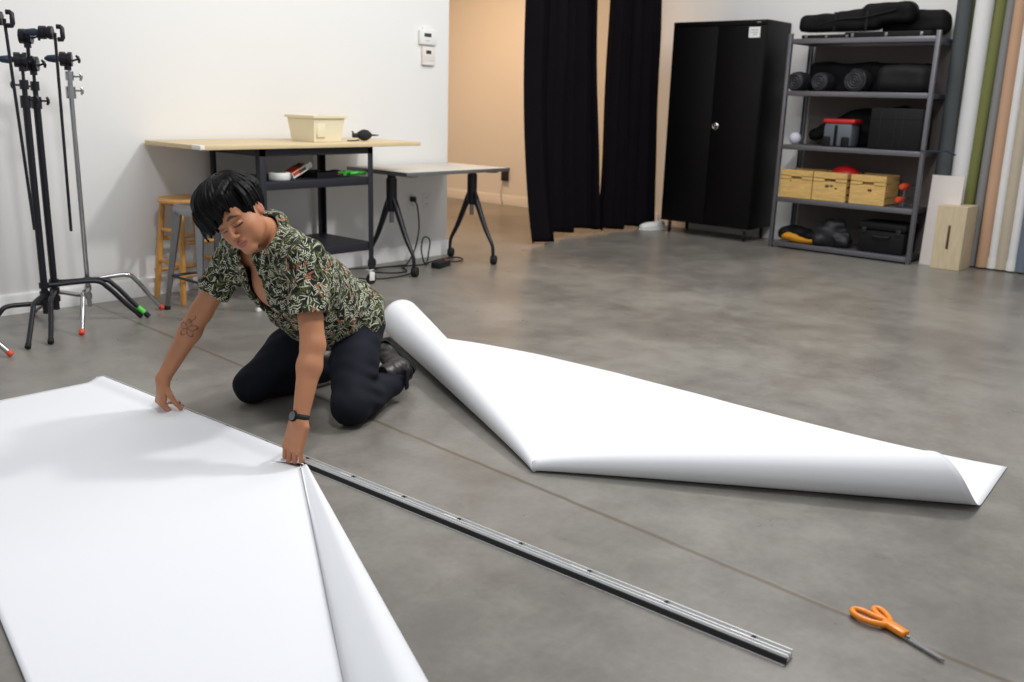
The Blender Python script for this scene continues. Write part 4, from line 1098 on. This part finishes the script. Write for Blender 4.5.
def tint(V):
    c = np.zeros((len(V), 4)); c[:, 3] = 1
    L = (V-HC)@HAX.T
    hd = np.linalg.norm(V-HC, axis=1) < .16
    e, u, f = L[:, 0], L[:, 1], L[:, 2]
    lip = ((e/.024)**2+((u+.069)/.0125)**2 < 1) & (f > .08) & hd
    c[lip, 0] = .75
    c[(np.abs(e) > .074) & hd & (np.abs(u) < .04), 0] = .35
    ea = np.abs(e)
    brow = (np.abs(u-(.021+.006*np.sin((ea-.012)/.04*3)-.12*np.maximum(ea-.035, 0))) < .0045*(1-((ea-.03)/.026)**2)+.0012) & (ea > .01) & (ea < .053) & (f > .05) & hd
    c[brow, 1] = .85
    lash = (np.abs(u-(-.0105+6*(ea-.031)**2)) < .0028) & (np.abs(ea-.031) < .0165) & (f > .06) & hd
    c[lash, 1] = .9
    crease = (np.abs(u-(.006-12*(ea-.031)**2)) < .0018) & (np.abs(ea-.031) < .015) & (f > .06) & hd
    c[crease, 1] = .35
    mouth = (np.abs(u+.0685) < .0016) & (np.abs(e) < .021) & (f > .075) & hd
    c[mouth, 1] = .5
    nos = (np.hypot((ea-.0075)/.006, (u+.047)/.004) < 1) & (f > .09) & hd
    c[nos, 1] = .7
    q = V-TC; x = q@side; y = q@armR; z = q@out_
    r = np.hypot(x, y); th = np.arctan2(y, x)
    pet = .034*np.abs(np.cos(2.5*th))**.6
    m = (np.abs(r-pet) < .0032) | ((np.abs(np.sin(2.5*th+PI/2)) < .12) & (r < .026)) | (r < .005)
    m &= (r < .042) & (z > .012) & (r > .003)
    c[m, 2] = .75
    st = (np.abs(x+.006*np.sin(y*90)) < .0022) & (y < -.02) & (y > -.06) & (z > .012); c[st, 2] = .7
    return c
b.build('body', M['skin'], person, off=PR, tint=tint, relax=1)
# ring, watch, necklace
def torus(mb, c, axis, R, r, n=28, a0=0, a1=2*PI, ov=1.):
    c = Vector(c); ax = Vector(axis).normalized(); e1 = ax.orthogonal().normalized(); e2 = ax.cross(e1)
    mb.tube([c+e1*R*math.cos(a)+e2*R*ov*math.sin(a) for a in [a0+(a1-a0)*k/n for k in range(n+1)]], r, 8)
kn = rk[0][2]; mb = MB(); torus(mb, kn[1]*.55+kn[0]*.45+0, kn[1]-kn[0], .0102, .0018)
kn2 = (kn[1]+kn[2])/2; mb = MB(); torus(mb, kn2, kn[2]-kn[1], .0098, .0021); mb.build('ring', M['gold'], person, off=PR)
aw = nrm(LW-LE); wc = LW-aw*.012; n_w = nrm(V_(-.75, -.55, .1)); n_w = nrm(n_w-aw*(n_w@aw)); s_w = np.cross(aw, n_w)
mb = MB()
pts = []
for dz in (-.009, .009):
    pts.append([Vector(wc+aw*dz+n_w*.0295*math.cos(a)+s_w*.0295*math.sin(a)) for a in [2*PI*k/36 for k in range(37)]])
mb.grid(pts); o = mb.build('watch_strap', M['rubber'], person, off=PR); md = o.modifiers.new('t', 'SOLIDIFY'); md.thickness = .003
wm = Matrix((Vector(s_w), Vector(aw), Vector(n_w))).transposed().to_4x4()
n_f = nrm(n_w*.8-s_w*.6) if (n_w*.8-s_w*.6)@V_(-1, .6, 0) > (n_w*.8+s_w*.6)@V_(-1, .6, 0) else nrm(n_w*.8+s_w*.6)
s_f = np.cross(aw, n_f); wm = Matrix((Vector(s_f), Vector(aw), Vector(n_f))).transposed().to_4x4()
mb = MB(); mb.lathe([(.001, 0), (.018, 0), (.019, .004), (.019, .008), (.0165, .009), (.001, .009)], T(*(wc+n_f*.027)) @ wm, 32); wcase = mb.build('watch_case', M['case'], person, off=PR)
mb = MB(); mb.lathe([(.0155, .0091), (.0155, .0095), (.0135, .0095), (.0135, .0091)], T(*(wc+n_f*.027)) @ wm, 32); o = mb.build('bezel', M['steel'], None, off=PR); o.parent = wcase
# ---- jeans
j = SDF((1.9, 2.5, 0), (2.72, 3.42, .62), .006)
for H_, K_, A_ in ((LH, LK, LA), (RH, RK, RA)):
    mid = (H_+K_)/2
    j.cone(H_, mid, .105, .092, k=.05); j.cone(mid, K_, .092, .073, k=.03)
    j.cone(K_, K_+(A_-K_)*.35, .07, .072, k=.02); j.cone(K_+(A_-K_)*.35, A_, .07, .054, k=.02)
j.ell(PC+V_(.03, 0, .0), (.13, .165, .12), k=.05)
j.ell(tp(0, .12, 0), (.16, .09, .11), TAX, k=.04)
def wr(X, Y, Z):
    back = np.exp(-(((X-2.23)/.07)**2+((Z-.14)/.09)**2))
    return .0025*np.sin(X*45+Z*30+3*np.sin(Y*20))*np.sin(Z*38+Y*17)+.0045*back*np.sin((X*.5+Z)*110)+.004*np.exp(-((Z-.36)/.07)**2)*np.sin(Y*60+Z*50)
j.warp(wr); j.plane((0, 0, .003), (0, 0, -1))
o = j.build('jeans', M['denim'], person, off=PR)
mb = MB(); mb.box((-.016, -.004, -.055), (.016, .004, .03), .003, T(*(LA+V_(.03, -.055, .03))) @ Rz(.5)); mb.build('cuff_flap', M['denim'], o, off=PR)
# ---- boots
def boot(A_, heel, ball, toe, up):
    A_, heel, ball, toe = [np.array(x, float) for x in (A_, heel, ball, toe)]
    lo = np.minimum.reduce([A_, heel, ball, toe])-.1; hi = np.maximum.reduce([A_, heel, ball, toe])+.1; lo[2] = max(lo[2], 0)
    s = SDF(lo, hi, .004)
    s.cone(A_-(ball-A_)*.0+V_(-.07, -.02, -.0), A_, .045, .043, k=.02); s.cone(A_, heel, .042, .036, k=.02)
    mid = (A_+ball)/2
    s.cone(heel, ball, .036, .039, k=.03); s.cone(A_, ball, .044, .042, k=.03); s.cone(ball, toe, .044, .041, k=.02)
    s.warp(lambda X, Y, Z: .0015*np.sin(X*160+Y*60)*np.sin(Z*70)); s.plane((0, 0, .004), (0, 0, -1))
    o = s.build('boot', M['leather'], person, off=PR)
    d = nrm(toe-heel); up = nrm(np.array(up)-d*(np.array(up)@d)); w = np.cross(d, up); L = np.linalg.norm(toe-heel)
    mt = Matrix((Vector(d), Vector(w), Vector(up))).transposed().to_4x4(); mt = T(*(heel+up*.028)) @ mt
    mb = MB(); mb.prism([(-.045, -.018), (-.04, -.03), (0, -.037), (L*.5, -.034), (L*.85, -.045), (L+.02, -.035), (L+.04, 0), (L+.02, .035), (L*.85, .045), (L*.5, .034), (0, .037), (-.04, .03), (-.045, .018)], 0, .014, mt)
    mb.box((-.045, -.034, .01), (.03, .034, .026), .004, mt); mb.build('sole', M['rubber'], o, off=PR)
    return o
boot(LA+V_(.035, .015, .04), np.array(onx(386, 353, 2.53)), np.array(onx(400, 369, 2.58)), np.array(onx(404, 373, 2.60)), (.45, .25, .85))
boot(RA+V_(.01, 0, .02), RA+V_(.09, .03, .09), RA+V_(.19, .06, .0), RA+V_(.235, .075, -.015), (.3, 0, .9))
# ---- shirt
s = SDF((1.6, 2.4, .2), (2.6, 3.45, .95), .0048)
torso(s, .016, .06); s.ell(tp(-.01, .42, .045), (.15, .2, .1), TAX, k=.06); s.ell(PC+V_(.02, 0, .03), (.155, .19, .14), k=.05)
s.ell(tp(0, .05, .0), (.185, .13, .14), TAX, k=.05); s.ell(tp(0, .3, -.05), (.165, .2, .11), TAX, k=.06); s.ell(tp(0, .72, -.03), (.18, .14, .13), TAX, k=.05); SAG = np.array(onx(300, 318, 2.11)); s.ell(SAG, (.10, .10, .05), TAX, k=.08)
def cutf(S_, E_, f, r0, r1):
    e = S_+(E_-S_)*f; d = nrm(E_-S_); s.cone(S_, S_+(E_-S_)*(f+.3), r0, r1, k=.035, cut=(e, d), m=.06)
s.cone(NB-dep*.03-axT*.01, LS, .062, .06, k=.04); s.cone(NB-dep*.03-axT*.01, RS, .062, .06, k=.04)
cutf(LS, LE, .66, .062, .076); cutf(RS, RE, .66, .062, .07)
def folds(X, Y, Z):
    q0 = (X-PC[0])*axT[0]+(Y-PC[1])*axT[1]+(Z-PC[2])*axT[2]; q1 = (X-PC[0])*lat[0]+(Y-PC[1])*lat[1]+(Z-PC[2])*lat[2]
    n_ = np.sin(q0*19+3*np.sin(q1*11))*np.sin(q1*23+2.2*np.sin(q0*13))
    return .005*n_ + .0035*np.sin(q1*52+5*np.sin(q0*9)+q0*24) + .0025*np.sin(X*70+Z*55)
s.warp(folds)
# hollow inside so the sleeves, hem and neck are openings
h2 = SDF((1.6, 2.4, .2), (2.6, 3.45, .95), .0048)
torso(h2, .002, .05); h2.ell(PC+V_(.02, 0, .03), (.143, .178, .128), k=.05); h2.ell(tp(0, .05, .0), (.17, .12, .125), TAX, k=.05); h2.ell(tp(0, .3, -.05), (.153, .19, .098), TAX, k=.05); h2.ell(SAG, (.09, .10, .04), TAX, k=.08)
h2.cone(NB-dep*.03-axT*.01, LS, .05, .052, k=.04); h2.cone(NB-dep*.03-axT*.01, RS, .05, .052, k=.04); h2.ell(tp(0, .75, -.04), (.122, .122, .108), TAX, k=.03)
h2.cone(LS, LE, .053, .066, k=.02, m=.06); h2.cone(RS, RE, .053, .06, k=.02, m=.06)
h2.cone(NB+nrm(neck0-NB)*.02, NB+nrm(neck0-NB)*.14, .058, .068, k=.02)
h2.cone(tp(0, -.1, 0), tp(0, -.6, -.1), .16, .2, k=.02)
h2.warp(folds)
s.v = np.maximum(s.v, -h2.v)
hemp = tp(0, -.07, 0); s.plane(hemp, -nrm(axT*.7+V_(0, 0, .5)))
# neck opening: V down the chest
nb = tp(0, 1.0, -.02)
for k_ in range(7):
    f = k_/6; c = NB*(1-f) + tp(0, .60, -.13)*f + (-dep)*.02; s.cone(c, c-dep*.12, .034*(1-f)+.018, k=.006, op='sub', m=.02)
s.cone(NB+nrm(neck0-NB)*.045, NB+nrm(neck0-NB)*.16, .056, .075, k=.006, op='sub', m=.02)
shirt = s.build('shirt', M['shirt'], person, off=PR)
# collar
ncd = nrm(neck0-NB)
for e in (-1, 1):
    P = []
    for i in range(15):
        f = i/14
        a = PI*(.0+.93*f)
        c = NB + ncd*.028 + lat*e*.062*math.sin(a)*(1) + dep*(.06*math.cos(a)+.004) - axT*.06*f*f
        if f > .75: c = c - axT*.03*(f-.75)*4 + lat*e*.012*(f-.75)*4
        w = .03+.022*f
        row = []
        for q in range(6):
            g = q/5
            d = nrm(lat*e*math.sin(a)*1 + dep*math.cos(a)*.9)
            z = ncd*.018*(1-(g*1.6-.35)**2*1.1)
            row.append(Vector(c + d*(.002+w*g*.75) + z - ncd*.022*g*1.2))
        P.append(row)
    mb = MB(); mb.grid(P); o = mb.build('collar', M['shirt'], shirt, off=PR); md = o.modifiers.new('t', 'SOLIDIFY'); md.thickness = .0035; md.offset = 0
for k_ in range(4):
    c = tp(0, .52-.14*k_, 0)
    # buttons sit on the belly side
    mb = MB(); mb.ball(c-dep*(.142), (.005, .005, .003)); mb.build('button', M['case'], shirt, off=PR)
ch0 = tp(0, .70, -.128)
mb = MB(); mb.tube(smoothpath([Vector(NB+lat*.058-dep*.02+ncd*.03), Vector(NB+lat*.045-dep*.065-axT*.0), Vector(ch0+lat*.0-dep*.012), Vector(NB-lat*.045-dep*.065), Vector(NB-lat*.058-dep*.02+ncd*.03)], 8), .0014, 6); nl = mb.build('necklace', M['gold'], person, off=PR)
mb = MB(); mb.box((-.006, -.002, -.012), (.006, .002, .008), .001, T(*(ch0-dep*.016))); mb.build('pendant', M['gold'], nl, off=PR)
# ---- hair
h = SDF(HC-.19, HC+.19, .003)
h.ell(hp(0, .05, -.018), (.096, .104, .108), HAX, k=.02)
h.ell(hp(-.022, .09, .025), (.088, .07, .092), HAX, k=.03)
h.ell(hp(0, -.035, .085), (.066, .082, .075), HAX, k=.012, op='sub')
h.ell(hp(0, -.11, .0), (.11, .075, .09), HAX, k=.01, op='sub')
for e in (-1, 1): h.ell(hp(e*.085, -.012, -.0), (.02, .035, .024), HAX, k=.006, op='sub')
r_ = random.Random(4)
def lock(p0, p1, p2, r, s_=h):
    pts = smoothpath([p0, p1, p2], 5); n_ = len(pts)
    for i in range(n_-1):
        f = i/(n_-1); s_.cone(pts[i], pts[i+1], r*(1-.75*f**1.5), r*(1-.75*((i+1)/(n_-1))**1.5), k=.004)
for i in range(60):
    f = i/59; e = .07-.15*f
    tipu = .054-.055*f + r_.uniform(-.016, .012)
    lock(hp(e*.6+.02, .125, .03+r_.uniform(-.02, .01)), hp(e*.95-.004, .105-.01*f, .10), hp(e-.03, tipu, .106-.35*max(0, abs(e)-.04)+r_.uniform(-.002, .006)), .0095)
for i in range(9):
    f = i/8; lock(hp(-.05, .12, .02-.08*f), hp(-.096, .07, .05-.12*f), hp(-.092, -.005+.0*f, .045-.1*f), .012)
    lock(hp(.05, .12, .02-.08*f), hp(.09, .07, .05-.12*f), hp(.08, .02-.02*f, .05-.1*f), .010)
def hw(X, Y, Z):
    q = [(X-HC[0])*A_[0]+(Y-HC[1])*A_[1]+(Z-HC[2])*A_[2] for A_ in HAX]
    a = np.arctan2(q[0]+.01, q[2]+.03); rr = np.hypot(q[0]+.01, q[2]+.03)
    return .0022*np.sin(a*26+rr*70+3*np.sin(a*5))+.0012*np.sin(a*61+rr*40)
h.warp(hw)
hair = h.build('hair', M['hair'], person, off=PR, relax=1)
mb = MB()
for i in range(420):
    a = r_.uniform(-PI, PI); front = math.cos(a) > .1
    R0 = np.array([.099, .107, .112]); c0 = np.array([-.004, .052, -.014]); pts = []
    w0 = r_.uniform(.05, .6); w1 = w0+r_.uniform(.45, .9); w1 = min(w1, 1.35 if front else 1.75)
    for k in range(7):
        w = w0+(w1-w0)*k/6; aa = a + (.35*(k/6) if front else .1)*(-1 if True else 1)
        d = np.array([math.sin(w)*math.sin(aa), math.cos(w), math.sin(w)*math.cos(aa)]); ff = 1.015+r_.uniform(0, .02)*(k/6) - (.0 if k else .04)
        q = c0+d*R0*ff*(1.03 if front and w > .5 else 1); pts.append(Vector(hp(*q)))
    mb.tube(pts, [.0022, .0028, .0028, .0026, .0022, .0016, .0006], 5)
o = mb.build('hair_strands', M['hair'], person, off=PR); o.parent = hair; o['kind'] = 'stuff'

# ------------------------------------------------------------------ light
def area(name, loc, target, size, power, col=(1, 1, 1), sy_=None):
    l = bpy.data.lights.new(name, 'AREA'); l.energy = power; l.color = col; l.size = size
    if sy_: l.shape = 'RECTANGLE'; l.size_y = sy_
    o = bpy.data.objects.new(name, l); COL.objects.link(o); o.location = loc
    o.rotation_euler = (Vector(target)-Vector(loc)).to_track_quat('-Z', 'Y').to_euler(); return o
w = bpy.data.worlds.new('world'); S.world = w; w.use_nodes = True
w.node_tree.nodes['Background'].inputs[0].default_value = (.93, .96, 1, 1); w.node_tree.nodes['Background'].inputs[1].default_value = .42
area('ceiling_light', (4.8, 1.6, 3.7), (3.2, 3.6, 0), .35, 84, (1, .985, .965))
area('ceiling_light', (1.4, 1.4, 3.7), (1.9, 3.4, 0), .4, 54, (.95, .975, 1))
area('ceiling_light', (3.4, 2.4, 3.9), (3.4, 2.6, 0), 2.2, 60, (1, .99, .975))
area('ceiling_light', (6.3, 3.2, 3.8), (7, 3.6, 0), 1.2, 38, (1, .98, .95))
area('hall_light', (6.6, 7.4, 2.9), (6.9, 7.4, 0), .5, 55, (1, .62, .33))
vs = S.view_settings; vs.view_transform = 'Standard'; vs.look = 'None'; vs.exposure = 0; vs.gamma = 1; vs.use_curve_mapping = False
